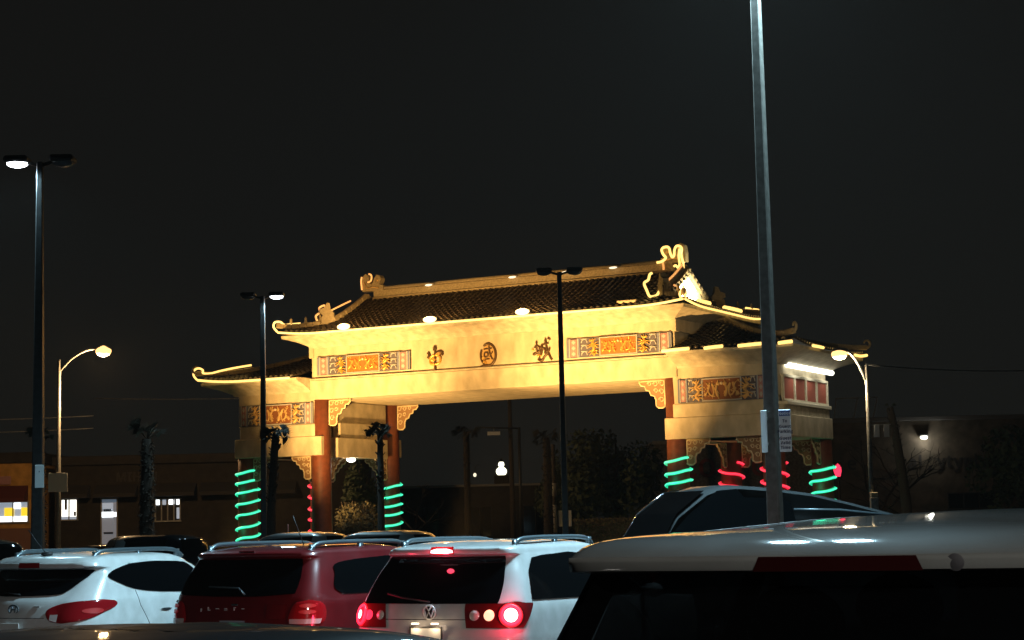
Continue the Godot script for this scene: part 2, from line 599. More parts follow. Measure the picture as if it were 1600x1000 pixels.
# painted and carved decoration of a frieze: xf puts (0,0) at its lower left corner, x along it, z outwards
func painted_panel(root: Node3D, xf: Transform3D, w: float, h: float, field: Material, relief: Material, long := true) -> void:
	var s := flat()
	box(s, Vector3(w / 2, h / 2, 0), Vector3(w, h, 0.06), 0.01)
	var p := put("painted_panel", s, M.panel_dark, root)
	p.transform = xf
	var cx := w / 2
	var fw := w * (0.34 if long else 0.42)
	s = flat()
	box(s, Vector3(cx, h / 2, 0.04), Vector3(fw, h * 0.9, 0.03), 0.008)
	put("field", s, field, p)
	s = flat()
	for e in [[Vector3(cx, h * 0.955, 0.05), Vector3(fw + 0.08, h * 0.05, 0.05)], [Vector3(cx, h * 0.045, 0.05), Vector3(fw + 0.08, h * 0.05, 0.05)], [Vector3(cx - fw / 2 - 0.02, h / 2, 0.05), Vector3(0.045, h * 0.86, 0.05)], [Vector3(cx + fw / 2 + 0.02, h / 2, 0.05), Vector3(0.045, h * 0.86, 0.05)]]:
		box(s, e[0], e[1], 0.006)
	put("field_border", s, M.panel_light, p)
	for sg in [-1, 1]:
		var d := soft()
		var pts := []
		var n := 25
		for k in n:
			var t := float(k) / (n - 1)
			pts.append(Vector3(cx + sg * fw * (0.08 + 0.35 * t + 0.045 * sin(t * 21.0 + 1.0)), h * (0.48 + (0.27 - 0.06 * t) * cos(t * 16.0 + 0.9)), 0.075))
		tube(d, curve(pts, 4), h * 0.056, 6, h * 0.026)
		for j in 16:
			var fx := rng.randf_range(0.05, 0.46)
			var fy := rng.randf_range(0.12, 0.88)
			ball(d, Vector3(cx + sg * fw * fx, h * fy, 0.062), Vector3(h * rng.randf_range(0.03, 0.07), h * rng.randf_range(0.02, 0.045), 0.025), 6, 4)
		for q in [[0.10, 0.78, 0.06, 0.92], [0.20, 0.30, 0.25, 0.12], [0.33, 0.6, 0.42, 0.82], [0.38, 0.3, 0.45, 0.2], [0.14, 0.45, 0.05, 0.3]]:
			tube(d, PackedVector3Array([Vector3(cx + sg * fw * q[0], h * q[1], 0.075), Vector3(cx + sg * fw * (q[0] + q[2]) / 2, h * (q[1] + q[3]) / 2 + 0.02, 0.085), Vector3(cx + sg * fw * q[2], h * q[3], 0.07)]), h * 0.035, 5, h * 0.01)
		ball(d, Vector3(cx + sg * fw * 0.09, h * 0.72, 0.075), Vector3(h * 0.1, h * 0.085, 0.03), 8, 5)
		put("dragon", d, relief, p)
	s = soft()
	ball(s, Vector3(cx, h * 0.74, 0.07), Vector3(h * 0.07, h * 0.07, 0.035), 10, 6)
	put("pearl", s, M.bracket_rim, p)
	var side := (w - fw) / 2
	for sg in [-1, 1]:
		var xc := func(t: float) -> float: return cx + sg * (fw / 2 + side * t)
		var b := soft()
		var c0 := Vector2(xc.call(0.2), h * 0.5)
		var at := func(px: float, py: float, pz := 0.065) -> Vector3: return Vector3(c0.x + px * sg * h * 0.94, c0.y + py * h * 0.94, pz)
		tube(b, curve([at.call(-0.10, -0.44), at.call(0.08, -0.26), at.call(-0.06, -0.06), at.call(0.10, 0.12), at.call(0.02, 0.28), at.call(0.16, 0.36)], 5), h * 0.085, 7, h * 0.05)
		ball(b, at.call(0.18, 0.37), Vector3(h * 0.08, h * 0.06, 0.03), 8, 5)
		for q in [[0.02, 0.1, -0.32, 0.30], [0.0, 0.04, -0.36, 0.12], [-0.02, 0.0, -0.34, -0.06], [0.08, 0.12, 0.40, 0.08], [0.08, 0.06, 0.40, -0.08], [0.04, -0.2, 0.34, -0.30], [0.0, -0.3, 0.26, -0.46], [-0.04, -0.34, -0.34, -0.42], [-0.02, -0.24, -0.34, -0.24], [0.0, 0.3, -0.14, 0.46], [0.06, 0.34, 0.02, 0.48]]:
			tube(b, PackedVector3Array([at.call(q[0], q[1]), at.call((q[0] + q[2]) / 2, (q[1] + q[3]) / 2 + 0.03, 0.075), at.call(q[2], q[3], 0.05)]), h * 0.045, 5, h * 0.014)
		put("phoenix", b, M.gold if relief == M.gold else M.gold_dull, p)
		for j in 3:
			var sc := soft()
			var yy := h * (0.18 + 0.32 * j)
			var ar := PackedVector3Array()
			for k in 9:
				var a := PI * k / 8.0
				ar.append(Vector3(xc.call(0.47 + sg * 0.0) + cos(a) * side * 0.085, yy - h * 0.08 + sin(a) * h * 0.2, 0.045))
			tube(sc, ar, 0.022, 5)
			tube(sc, PackedVector3Array([Vector3(xc.call(0.375), yy + h * 0.13, 0.045), Vector3(xc.call(0.565), yy + h * 0.13, 0.045)]), 0.02, 5)
			put("scrollwork", sc, M.panel_light, p)
		for e in [[0.62, 0.035, "panel_blue"], [0.66, 0.03, "panel_light"], [0.90, 0.035, "panel_light"], [0.94, 0.03, "panel_blue"], [0.98, 0.03, "panel_grey"]]:
			b = flat()
			box(b, Vector3(xc.call(e[0]), h / 2, 0.045), Vector3(side * e[1], h * 0.98, 0.04), 0.005)
			put("stripe", b, M[e[2]], p)
		b = flat()
		box(b, Vector3(xc.call(0.78), h / 2, 0.04), Vector3(side * 0.18, h * 0.9, 0.03), 0.006)
		put("rosette_block", b, M.panel_pink, p)
		b = flat()
		for k in 3:
			prism(b, PackedVector2Array([Vector2(xc.call(0.78) - side * 0.06, h * (0.2 + 0.3 * k)), Vector2(xc.call(0.78), h * (0.08 + 0.3 * k)), Vector2(xc.call(0.78) + side * 0.06, h * (0.2 + 0.3 * k)), Vector2(xc.call(0.78), h * (0.32 + 0.3 * k))]), 0.05, 0.07)
		put("rosette", b, M.panel_light, p)

# carved corner bracket: in xf, x runs from the column along the beam, y down is negative
func bracket(root: Node3D, xf: Transform3D, k := 1.0) -> void:
	var e := [[1.05, 0.0], [1.06, -0.10], [0.98, -0.20], [0.84, -0.22], [0.80, -0.36], [0.66, -0.40], [0.60, -0.56], [0.46, -0.60], [0.40, -0.74], [0.40, -0.96], [0.30, -1.04], [0.14, -1.04], [0.02, -0.98]]
	var poly := PackedVector2Array([Vector2(0.02, 0.0)])
	for p in e:
		poly.append(Vector2(p[0], p[1]) * k)
	var s := flat()
	prism(s, poly, -0.04, 0.04)
	var b := put("bracket", s, M.bracket, root)
	b.transform = xf
	s = soft()
	var pts := PackedVector3Array()
	for p in e:
		pts.append(Vector3(p[0] * k, p[1] * k, 0.03))
	tube(s, pts, 0.035, 6)
	tube(s, PackedVector3Array([Vector3(0.05, -0.04, 0.03), Vector3(1.02 * k, -0.04, 0.03)]), 0.03, 6)
	tube(s, PackedVector3Array([Vector3(0.05, -0.04, 0.03), Vector3(0.05, -0.98 * k, 0.03)]), 0.03, 6)
	put("bracket_rim", s, M.bracket_rim, b)
	for q in [[0.16, -0.14, 0.13], [0.42, -0.16, 0.10], [0.66, -0.14, 0.085], [0.17, -0.44, 0.11], [0.40, -0.40, 0.09], [0.19, -0.74, 0.11]]:
		s = soft()
		var c := PackedVector3Array()
		for j in 13:
			var a := TAU * j / 10.0
			var rr: float = q[2] * (1.0 - 0.05 * j)
			c.append(Vector3(q[0] * k + cos(a) * rr * k, q[1] * k + sin(a) * rr * k, 0.045))
		tube(s, c, 0.018, 5)
		put("scrollwork", s, M.bracket_rim, b)

func main_roof_y(u: float, v: float, half: float, rise_h: float, eave: float, lift: float) -> float:
	var near := clampf((absf(u) - (half - 2.0)) / 2.0, 0.0, 1.0)
	return eave + rise(v, rise_h) + lift * near * near * (1.0 - v)

func ridge_beast(root: Node3D, sg: float) -> void:
	# the fish-tailed ornament on a ridge end, facing the ridge
	var pts := [[0.0, 0.0], [1.02, 0.0], [1.03, 0.34], [0.98, 0.66], [0.84, 0.74], [0.70, 0.64], [0.67, 0.40], [0.60, 0.28], [0.50, 0.34], [0.44, 0.52], [0.33, 0.66], [0.18, 0.64], [0.10, 0.50], [0.15, 0.34], [0.22, 0.26], [0.0, 0.20]]
	var poly := PackedVector2Array()
	for p in pts:
		poly.append(Vector2(p[0], p[1]))
	var xf := Transform3D(Basis(Vector3(sg, 0, 0), Vector3.UP, Vector3(0, 0, 1)), Vector3(sg * 6.30, 11.58, -DEEP / 2))
	var s := flat()
	prism(s, poly, -0.16, 0.16, xf)
	var o := put("ridge_ornament", s, M.ridge, root)
	s = soft()
	for z in [-0.17, 0.17]:
		tube(s, PackedVector3Array([xf * Vector3(0.2, 0.1, z), xf * Vector3(0.5, 0.16, z), xf * Vector3(0.8, 0.12, z), xf * Vector3(0.92, 0.4, z)]), 0.03, 6)
		ball(s, xf * Vector3(0.28, 0.42, z), Vector3(0.06, 0.06, 0.03), 8, 5)
	put("ornament_relief", s, M.gold_dull, o)

func build_gate() -> Node3D:
	var g := thing("ceremonial_gate", "floodlit cream gate with tiled roofs and red columns spanning the street", "gate", Vector3(-0.95, 0, -70), GATE_TURN)
	var s: SurfaceTool
	# columns on stone drums
	for x in [-WING, -HALF, HALF, WING]:
		for z in [0.0, -DEEP]:
			s = soft()
			var top: float = 7.0 if absf(x) < 9 else 5.0
			lathe(s, Vector3(x, 0, z), [[0.41, 0.32], [0.415, 1.0], [0.40, 4.0], [0.385, top]], 28)
			var c := put("column", s, M.column_red, g)
			s = soft()
			lathe(s, Vector3(x, 0, z), [[0.6, 0.0], [0.62, 0.06], [0.62, 0.16], [0.55, 0.24], [0.47, 0.34]], 28)
			put("column_base", s, M.concrete, c)
	# main beam and the wall over it
	s = flat()
	box(s, Vector3(0, 7.33, -2.61), Vector3(16.1, 0.78, 6.10), 0.025)
	put("beam", s, M.stucco, g)
	s = flat()
	box(s, Vector3(0, 7.755, -2.61), Vector3(16.16, 0.07, 6.16), 0.015)
	put("ledge", s, M.stucco_trim, g)
	s = flat()
	box(s, Vector3(0, 8.44, -2.61), Vector3(15.96, 1.30, 5.96), 0.02)
	put("upper_wall", s, M.stucco, g)
	for sg in [-1, 1]:
		s = flat()
		box(s, Vector3(sg * 7.97, 8.86, -2.61), Vector3(0.20, 0.46, 6.08), 0.01)
		put("upper_wall_step", s, M.stucco, g)
	cornice(g, "cornice", -8.0, 8.0, 0.40, -DEEP - 0.40, [[-0.02, 9.02], [0.06, 9.05], [0.08, 9.10], [0.22, 9.17], [0.44, 9.26], [0.70, 9.34], [0.94, 9.39], [0.96, 9.50], [0.90, 9.53]], M.stucco_trim, 0.82, 0.82)
	# main roof
	var half := 8.84
	var f_front := func(u: float, v: float) -> Vector3:
		return Vector3(u, main_roof_y(u, v, half, 1.72, 9.53, 0.14), 1.44 - 4.05 * v)
	var f_back := func(u: float, v: float) -> Vector3:
		return Vector3(u, main_roof_y(u, v, half, 1.72, 9.53, 0.14), -DEEP - 1.44 + 4.05 * v)
	var top_main := func(u: float) -> float: return clampf((half - absf(u)) / 4.05, 0.0, 0.37) if absf(u) > 7.35 else 1.0
	tiled_slope(g, f_front, -half, half, top_main, Vector3.RIGHT)
	tiled_slope(g, f_back, -half, half, top_main, Vector3.RIGHT)
	for sg in [-1.0, 1.0]:
		var f_end := func(u: float, v: float) -> Vector3:
			var near := clampf((absf(u + DEEP / 2) - 2.05) / 2.0, 0.0, 1.0)
			return Vector3(sg * (half - 4.05 * v), 9.53 + rise(v, 1.72) + 0.14 * near * near * (1.0 - v), u)
		var top_end := func(u: float) -> float: return clampf((4.05 - absf(u + DEEP / 2)) / 4.05, 0.0, 0.42)
		tiled_slope(g, f_end, -DEEP / 2 - 4.05, -DEEP / 2 + 4.05, top_end, Vector3(0, 0, 1))
		# the white gable under the verge
		s = flat()
		var base := 10.10
		var xf := Transform3D(Basis(Vector3(0, 0, -1), Vector3.UP, Vector3(1, 0, 0)), Vector3(sg * 7.20, 0, -DEEP / 2))
		prism(s, PackedVector2Array([Vector2(-2.3, base), Vector2(2.3, base), Vector2(0.9, 10.72), Vector2(0, 11.15), Vector2(-0.9, 10.72)]), -0.06, 0.06, xf)
		put("gable", s, M.gable, g)
		# verge: tile-edged bargeboard
		for sb in [-1.0, 1.0]:
			s = flat()
			var prev := Vector3.ZERO
			for k in 9:
				var v := lerpf(1.0, 0.40, k / 8.0)
				var p := Vector3(sg * 7.38, 9.53 + rise(v, 1.72) - 0.02, -DEEP / 2 + sb * (4.05 - 4.05 * v))
				if k > 0:
					bar(s, prev, p, 0.12, 0.20)
				prev = p
			var vb := put("verge_board", s, M.ridge, g)
			s = soft()
			for k in 9:
				var v := lerpf(0.97, 0.42, k / 8.0)
				var p := Vector3(sg * 7.46, 9.53 + rise(v, 1.72) - 0.03, -DEEP / 2 + sb * (4.05 - 4.05 * v))
				disc(s, p, 0.075, Vector3(sg, 0, 0), 0.05, 10)
			put("tile_end", s, M.tile, vb)
			# verge ridge down the slope and hip ridge out to the corner
			s = flat()
			var path := []
			for k in 7:
				var v := lerpf(1.0, 0.38, k / 6.0)
				path.append(Vector3(sg * 7.22, 9.53 + rise(v, 1.72) + 0.16, -DEEP / 2 + sb * (4.05 - 4.05 * v)))
			for k in path.size() - 1:
				bar(s, path[k], path[k + 1], 0.16, 0.26, Vector3.UP, 0.04)
			put("verge_ridge", s, M.ridge, g)
			s = flat()
			path = []
			for k in 9:
				var v := lerpf(0.40, -0.015, k / 8.0)
				var t := 4.05 * v
				path.append(Vector3(sg * (half - t), 9.53 + rise(v, 1.72) + 0.14 * (1 - v) * (1 - v) + 0.10 + 0.16 * pow(k / 8.0, 3.0), -DEEP / 2 + sb * (4.05 - t)))
			for k in path.size() - 1:
				bar(s, path[k], path[k + 1], 0.15, 0.20, Vector3.UP, 0.03)
			put("hip_ridge", s, M.ridge, g)
			# crouching ornament at the foot of the verge ridge
			s = flat()
			var od := Vector3(sg, 0, sb).normalized()
			var ob := Basis(od, Vector3.UP, od.cross(Vector3.UP))
			var foot := Vector3(sg * 7.42, 10.26, -DEEP / 2 + sb * 2.62)
			var poly := PackedVector2Array([Vector2(-0.28, -0.25), Vector2(0.22, -0.3), Vector2(0.30, -0.02), Vector2(0.22, 0.12), Vector2(0.36, 0.20), Vector2(0.34, 0.36), Vector2(0.14, 0.42), Vector2(0.06, 0.60), Vector2(-0.06, 0.62), Vector2(-0.10, 0.36), Vector2(-0.22, 0.22)])
			prism(s, poly, -0.11, 0.11, Transform3D(ob, foot))
			put("roof_ornament", s, M.ridge, g)
			# little row of figures on the hip
			s = soft()
			for k in 3:
				var q: Vector3 = (path[2 + k * 2] as Vector3) + Vector3(0, 0.14, 0)
				lathe(s, q, [[0.06, -0.06], [0.07, 0.0], [0.045, 0.08], [0.06, 0.13], [0.02, 0.2]], 8)
			put("hip_finial", s, M.ridge, g)
		ridge_beast(g, sg)
	# main ridge
	s = flat()
	box(s, Vector3(0, 11.43, -2.61), Vector3(13.6, 0.36, 0.30), 0.03)
	var rd := put("ridge", s, M.ridge, g)
	s = soft()
	tube(s, PackedVector3Array([Vector3(-6.8, 11.64, -2.61), Vector3(6.8, 11.64, -2.61)]), 0.11, 10)
	tube(s, PackedVector3Array([Vector3(-6.8, 11.26, -2.43), Vector3(6.8, 11.26, -2.43)]), 0.06, 8)
	put("ridge_cap", s, M.ridge, rd)
	# wings
	for sg in [-1.0, 1.0]:
		build_wing(g, sg)
	# painted friezes of the main wall
	painted_panel(g, Transform3D(Basis.IDENTITY, Vector3(-7.68, 7.90, 0.40)), 4.42, 0.74, M.field_orange, M.gold)
	painted_panel(g, Transform3D(Basis.IDENTITY, Vector3(3.60, 7.90, 0.40)), 4.30, 0.72, M.field_orange, M.gold)
	# the three raised characters
	seal_characters(g)
	# brackets under the main beam, front and back
	for z in [0.0, -DEEP]:
		for sg in [-1.0, 1.0]:
			bracket(g, Transform3D(Basis(Vector3(-sg, 0, 0), Vector3.UP, Vector3(0, 0, 1)), Vector3(sg * (HALF - 0.38), 6.93, z)))
	return g

func build_wing(g: Node3D, sg: float) -> void:
	var s := flat()
	var X := func(a: float) -> float: return sg * a
	# core, set back behind the slabs
	box(s, Vector3(sg * 9.78, 6.05, -2.61), Vector3(3.60, 2.66, 5.30), 0.02)
	put("wing_core", s, M.stucco, g)
	# stepped slabs: lower band, ledge, frieze wall
	for side in 2:
		var zf: float = 0.22 if side == 0 else -DEEP - 0.22
		s = flat()
		box(s, Vector3(sg * 9.66, 5.085, zf), Vector3(4.30, 0.77, 0.46), 0.02)
		put("wing_band", s, M.stucco, g)
		s = flat()
		box(s, Vector3(sg * 9.70, 5.72, zf), Vector3(3.72, 0.50, 0.40), 0.02)
		put("wing_ledge", s, M.stucco, g)
		s = flat()
		box(s, Vector3(sg * 9.74, 6.62, zf - 0.03 * (1 - 2 * side)), Vector3(3.78, 1.30, 0.38), 0.01)
		put("frieze_wall", s, M.stucco, g)
	# inner side, towards the opening
	s = flat()
	box(s, Vector3(sg * 7.62, 5.03, -2.55), Vector3(0.36, 0.80, 3.80), 0.02)
	put("wing_band", s, M.stucco, g)
	s = flat()
	box(s, Vector3(sg * 7.70, 5.74, -2.50), Vector3(0.36, 0.62, 3.10), 0.02)
	put("wing_ledge", s, M.stucco, g)
	s = flat()
	box(s, Vector3(sg * 7.80, 6.48, -2.55), Vector3(0.32, 0.88, 4.2), 0.02)
	put("inner_wall", s, M.stucco, g)
	# outer end
	s = flat()
	box(s, Vector3(sg * 11.72, 5.085, -2.70), Vector3(0.42, 0.77, 5.30), 0.02)
	put("wing_band", s, M.stucco, g)
	s = flat()
	box(s, Vector3(sg * 11.66, 5.62, -2.70), Vector3(0.42, 0.34, 5.0), 0.02)
	put("wing_ledge", s, M.stucco_trim, g)
	s = flat()
	box(s, Vector3(sg * 11.72, 5.87, -2.80), Vector3(0.46, 0.14, 4.9), 0.02)
	put("window_sill", s, M.gable, g)
	s = flat()
	box(s, Vector3(sg * 11.56, 6.72, -2.66), Vector3(0.30, 1.16, 5.3), 0.02)
	put("end_wall", s, M.stucco, g)
	# soffit with a small lamp box
	s = flat()
	box(s, Vector3(sg * 9.65, 4.76, -2.61), Vector3(3.5, 0.08, 4.9))
	put("soffit", s, M.stucco_trim, g)
	# window of the end: frame, bars and four red panes
	s = flat()
	for e in [[6.86, 0.10, 4.96], [5.99, 0.08, 4.96]]:
		box(s, Vector3(sg * 11.76, e[0], -2.85), Vector3(0.12, e[1], e[2]), 0.01)
	for k in 5:
		box(s, Vector3(sg * 11.76, 6.42, -0.42 - k * 1.215), Vector3(0.10, 0.80, 0.12), 0.01)
	var fr := put("window_frame", s, M.gable, g)
	for k in 4:
		s = flat()
		box(s, Vector3(sg * 11.735, 6.42, -1.03 - k * 1.215), Vector3(0.04, 0.80, 1.08), 0.004)
		put("pane", s, M.pane_red, fr)
	# cornice and roof
	cornice(g, "wing_cornice", 8.04 if sg > 0 else -11.86, 11.86 if sg > 0 else -8.04, 0.40, -DEEP - 0.40, [[-0.3, 7.24], [0.0, 7.26], [0.06, 7.34], [0.2, 7.42], [0.5, 7.55], [0.8, 7.64], [0.96, 7.70], [0.98, 7.80], [0.92, 7.82]], M.stucco_trim, 0.0 if sg > 0 else 1.0, 1.0 if sg > 0 else 0.0)
	var out := 12.90
	var front := 1.44
	var f_front := func(u: float, v: float) -> Vector3:
		var near := clampf((u - (out - 2.2)) / 2.2, 0.0, 1.0)
		return Vector3(sg * u, 7.82 + rise(v, 1.36) + 0.16 * near * near * (1.0 - v), front - 4.05 * v)
	var f_back := func(u: float, v: float) -> Vector3:
		var near := clampf((u - (out - 2.2)) / 2.2, 0.0, 1.0)
		return Vector3(sg * u, 7.82 + rise(v, 1.36) + 0.16 * near * near * (1.0 - v), -DEEP - front + 4.05 * v)
	var top_f := func(u: float) -> float: return clampf((out - u) / 4.05, 0.0, 1.0)
	tiled_slope(g, f_front, 8.09, out, top_f, Vector3(sg, 0, 0))
	tiled_slope(g, f_back, 8.09, out, top_f, Vector3(sg, 0, 0))
	var f_end := func(u: float, v: float) -> Vector3:
		var near := clampf((absf(u + DEEP / 2) - 1.85) / 2.2, 0.0, 1.0)
		return Vector3(sg * (out - 4.05 * v), 7.82 + rise(v, 1.36) + 0.16 * near * near * (1.0 - v), u)
	var top_end := func(u: float) -> float: return clampf((4.05 - absf(u + DEEP / 2)) / 4.05, 0.0, 1.0)
	tiled_slope(g, f_end, -DEEP / 2 - 4.05, -DEEP / 2 + 4.05, top_end, Vector3(0, 0, 1))
	for sb in [-1.0, 1.0]:
		s = flat()
		var path := []
		for k in 10:
			var v := lerpf(1.0, -0.015, k / 9.0)
			path.append(Vector3(sg * (out - 4.05 * v), 7.82 + rise(v, 1.36) + 0.16 * (1 - v) * (1 - v) + 0.10 + 0.14 * pow(k / 9.0, 4.0), -DEEP / 2 + sb * (4.05 - 4.05 * v)))
		for k in 9:
			bar(s, path[k], path[k + 1], 0.15, 0.20, Vector3.UP, 0.03)
		var h := put("hip_ridge", s, M.ridge, g)
		s = soft()
		curl(s, (path[9] as Vector3) + Vector3(0, 0.0, 0), Vector3(sg, 0, sb).normalized(), 0.16, 0.06)
		put("ridge_curl", s, M.ridge, h)
	s = flat()
	box(s, Vector3(sg * 8.5, 9.20, -2.61), Vector3(0.9, 0.26, 0.24), 0.03)
	put("wing_ridge", s, M.ridge, g)
	# brackets under the bands
	for z in [0.12, -DEEP - 0.12]:
		bracket(g, Transform3D(Basis(Vector3(sg, 0, 0), Vector3.UP, Vector3(0, 0, 1)), Vector3(sg * (HALF + 0.38), 4.70, z)), 0.9)
		bracket(g, Transform3D(Basis(Vector3(-sg, 0, 0), Vector3.UP, Vector3(0, 0, 1)), Vector3(sg * (WING - 0.38), 4.70, z)), 0.9)
	for x in [HALF - 0.05, WING + 0.05]:
		bracket(g, Transform3D(Basis(Vector3(0, 0, -1), Vector3.UP, Vector3(1, 0, 0)), Vector3(sg * x, 4.70, -0.38)), 0.9)
		bracket(g, Transform3D(Basis(Vector3(0, 0, 1), Vector3.UP, Vector3(1, 0, 0)), Vector3(sg * x, 4.70, -DEEP + 0.38)), 0.9)
	# frieze
	var w := 3.42
	var x0: float = 8.06 if sg > 0 else -11.58
	painted_panel(g, Transform3D(Basis.IDENTITY, Vector3(x0, 5.99, 0.40)), w if sg > 0 else 3.68, 0.86, M.field_brown, M.gold_dull, false)

func stroke(parent: Node3D, pts: Array, w: float, m: Material, called := "stroke", d := 0.05) -> void:
	var s := soft()
	var c := PackedVector3Array()
	for p in pts:
		c.append(Vector3(p[0], p[1], 0.0))
	var cc := []
	for p in c:
		cc.append(p)
	var path := curve(cc, 4) if c.size() > 2 else c
	# a flattened, slightly domed ribbon
	var rows := []
	for i in path.size():
		var t := (path[mini(i + 1, path.size() - 1)] - path[maxi(i - 1, 0)]).normalized()
		var n := Vector3(-t.y, t.x, 0)
		var taper := 1.0 if i > 0 and i < path.size() - 1 else 0.75
		var hw := w * 0.62 * taper
		rows.append(PackedVector3Array([path[i] + n * hw, path[i] + n * hw * 0.7 + Vector3(0, 0, d), path[i] + Vector3(0, 0, d * 1.25), path[i] - n * hw * 0.7 + Vector3(0, 0, d), path[i] - n * hw]))
	sheet(s, rows)
	fan(s, rows[0], true)
	fan(s, rows[-1])
	put(called, s, m, parent)

func seal_characters(g: Node3D) -> void:
	# first: a ring on a tall stem with streaming pennants
	var a := sub_node("character", g, Transform3D(Basis.IDENTITY, Vector3(-2.16, 7.76, 0.375)))
	stroke(a, [[0.0, 0.0], [0.01, 0.5], [0.0, 1.0]], 0.09, M.bronze)
	stroke(a, [[-0.20, 0.30], [-0.23, 0.46], [-0.12, 0.60], [0.10, 0.62], [0.24, 0.52], [0.22, 0.36], [0.08, 0.28], [-0.12, 0.28], [-0.20, 0.30]], 0.085, M.gold)
	stroke(a, [[-0.32, 0.52], [-0.26, 0.66], [-0.32, 0.76]], 0.11, M.bronze)
	stroke(a, [[0.04, 0.70], [0.20, 0.76], [0.32, 0.72], [0.30, 0.60]], 0.11, M.bronze)
	stroke(a, [[-0.02, 0.80], [0.0, 0.95], [0.02, 0.86]], 0.14, M.bronze)
	stroke(a, [[0.06, 0.60], [0.16, 0.70], [0.22, 0.64]], 0.12, M.gold)
	stroke(a, [[-0.17, 0.42], [-0.06, 0.50], [0.02, 0.42]], 0.13, M.gold)
	# second: strokes gathered inside an oval frame
	var b := sub_node("character", g, Transform3D(Basis.IDENTITY, Vector3(0.22, 7.80, 0.375)))
	var oval := []
	for k in 17:
		var t := -2.2 + TAU * 0.93 * k / 16.0
		oval.append([0.36 * cos(-t) * 0.9, 0.46 + 0.42 * sin(-t)])
	stroke(b, oval, 0.085, M.bronze)
	var disc_s := flat()
	var poly := PackedVector2Array()
	for k in 24:
		poly.append(Vector2(0.30 * cos(TAU * k / 24), 0.46 + 0.38 * sin(TAU * k / 24)))
	prism(disc_s, poly, 0.0, 0.018)
	put("character_ground", disc_s, M.gold_dull, b)
	stroke(b, [[-0.18, 0.68], [0.16, 0.70]], 0.06, M.bronze)
	stroke(b, [[0.04, 0.80], [0.08, 0.50], [0.20, 0.26]], 0.065, M.bronze)
	stroke(b, [[-0.16, 0.54], [-0.02, 0.54], [-0.02, 0.40], [-0.16, 0.40], [-0.16, 0.54]], 0.055, M.bronze)
	stroke(b, [[-0.20, 0.28], [0.06, 0.30]], 0.055, M.bronze)
	stroke(b, [[0.20, 0.58], [0.08, 0.38]], 0.05, M.bronze)
	stroke(b, [[-0.26, 0.30], [-0.20, 0.36], [-0.15, 0.28]], 0.09, M.gold)
	stroke(b, [[-0.24, 0.14], [-0.16, 0.20], [-0.10, 0.12]], 0.09, M.gold)
	stroke(b, [[-0.36, -0.02], [-0.20, 0.04], [-0.02, 0.03]], 0.10, M.bronze)
	# third: an earth radical beside crossing blades
	var c := sub_node("character", g, Transform3D(Basis.IDENTITY, Vector3(2.52, 7.86, 0.375)))
	stroke(c, [[-0.30, 0.56], [-0.08, 0.58]], 0.075, M.bronze)
	stroke(c, [[-0.20, 0.78], [-0.20, 0.30]], 0.085, M.bronze)
	stroke(c, [[-0.36, 0.28], [-0.20, 0.34], [-0.04, 0.42]], 0.085, M.bronze)
	stroke(c, [[0.0, 0.62], [0.32, 0.68]], 0.07, M.bronze)
	stroke(c, [[0.02, 0.62], [0.0, 0.34], [-0.10, 0.14]], 0.085, M.bronze)
	stroke(c, [[0.02, 0.46], [0.16, 0.46], [0.14, 0.28]], 0.07, M.bronze)
	stroke(c, [[0.18, 0.86], [0.22, 0.52], [0.36, 0.16], [0.44, 0.04]], 0.085, M.bronze)
	stroke(c, [[0.36, 0.50], [0.24, 0.28], [0.06, 0.12]], 0.07, M.bronze)
	stroke(c, [[0.28, 0.88], [0.38, 0.80]], 0.10, M.bronze)
	stroke(c, [[-0.08, 0.46], [-0.04, 0.52], [0.08, 0.52]], 0.10, M.bronze)
	stroke(c, [[-0.38, 0.50], [-0.34, 0.42]], 0.09, M.gold)
	stroke(c, [[-0.16, 0.20], [-0.08, 0.24], [0.0, 0.20]], 0.09, M.gold)
	stroke(c, [[-0.16, 0.08], [0.02, 0.04], [0.10, 0.16]], 0.08, M.bronze)
# ---------------------------------------------------------------- lights hung on the gate
func gate_xf() -> Transform3D:
	return Transform3D(Basis(Vector3.UP, deg_to_rad(GATE_TURN)), Vector3(-0.95, 0, -70))

func gate_thing(called: String, label: String, category: String, at: Vector3, group := "") -> Node3D:
	return thing(called, label, category, gate_xf() * at, GATE_TURN, group)

func omni(parent: Node3D, at: Vector3, c: Color, e: float, size := 0.1, rng_m := 30.0) -> void:
	var l := OmniLight3D.new()
	l.name = "lamp_light"
	l.light_color = c.linear_to_srgb()
	l.light_energy = e
	l.light_size = size
	l.omni_range = rng_m
	l.omni_attenuation = 2.0
	l.shadow_enabled = true
	l.position = at
	parent.add_child(l, true)

func spot(parent: Node3D, at: Vector3, towards: Vector3, c: Color, e: float, angle: float, soft_edge := 0.6, size := 0.12, rng_m := 60.0) -> void:
	var l := SpotLight3D.new()
	l.name = "lamp_light"
	l.light_color = c.linear_to_srgb()
	l.light_energy = e
	l.light_size = size
	l.spot_range = rng_m
	l.spot_attenuation = 2.0
	l.spot_angle = angle
	l.spot_angle_attenuation = soft_edge
	l.shadow_enabled = true
	l.position = at
	var d := towards.normalized()
	l.basis = Basis.looking_at(d, Vector3.UP if absf(d.y) < 0.95 else Vector3.RIGHT)
	parent.add_child(l, true)

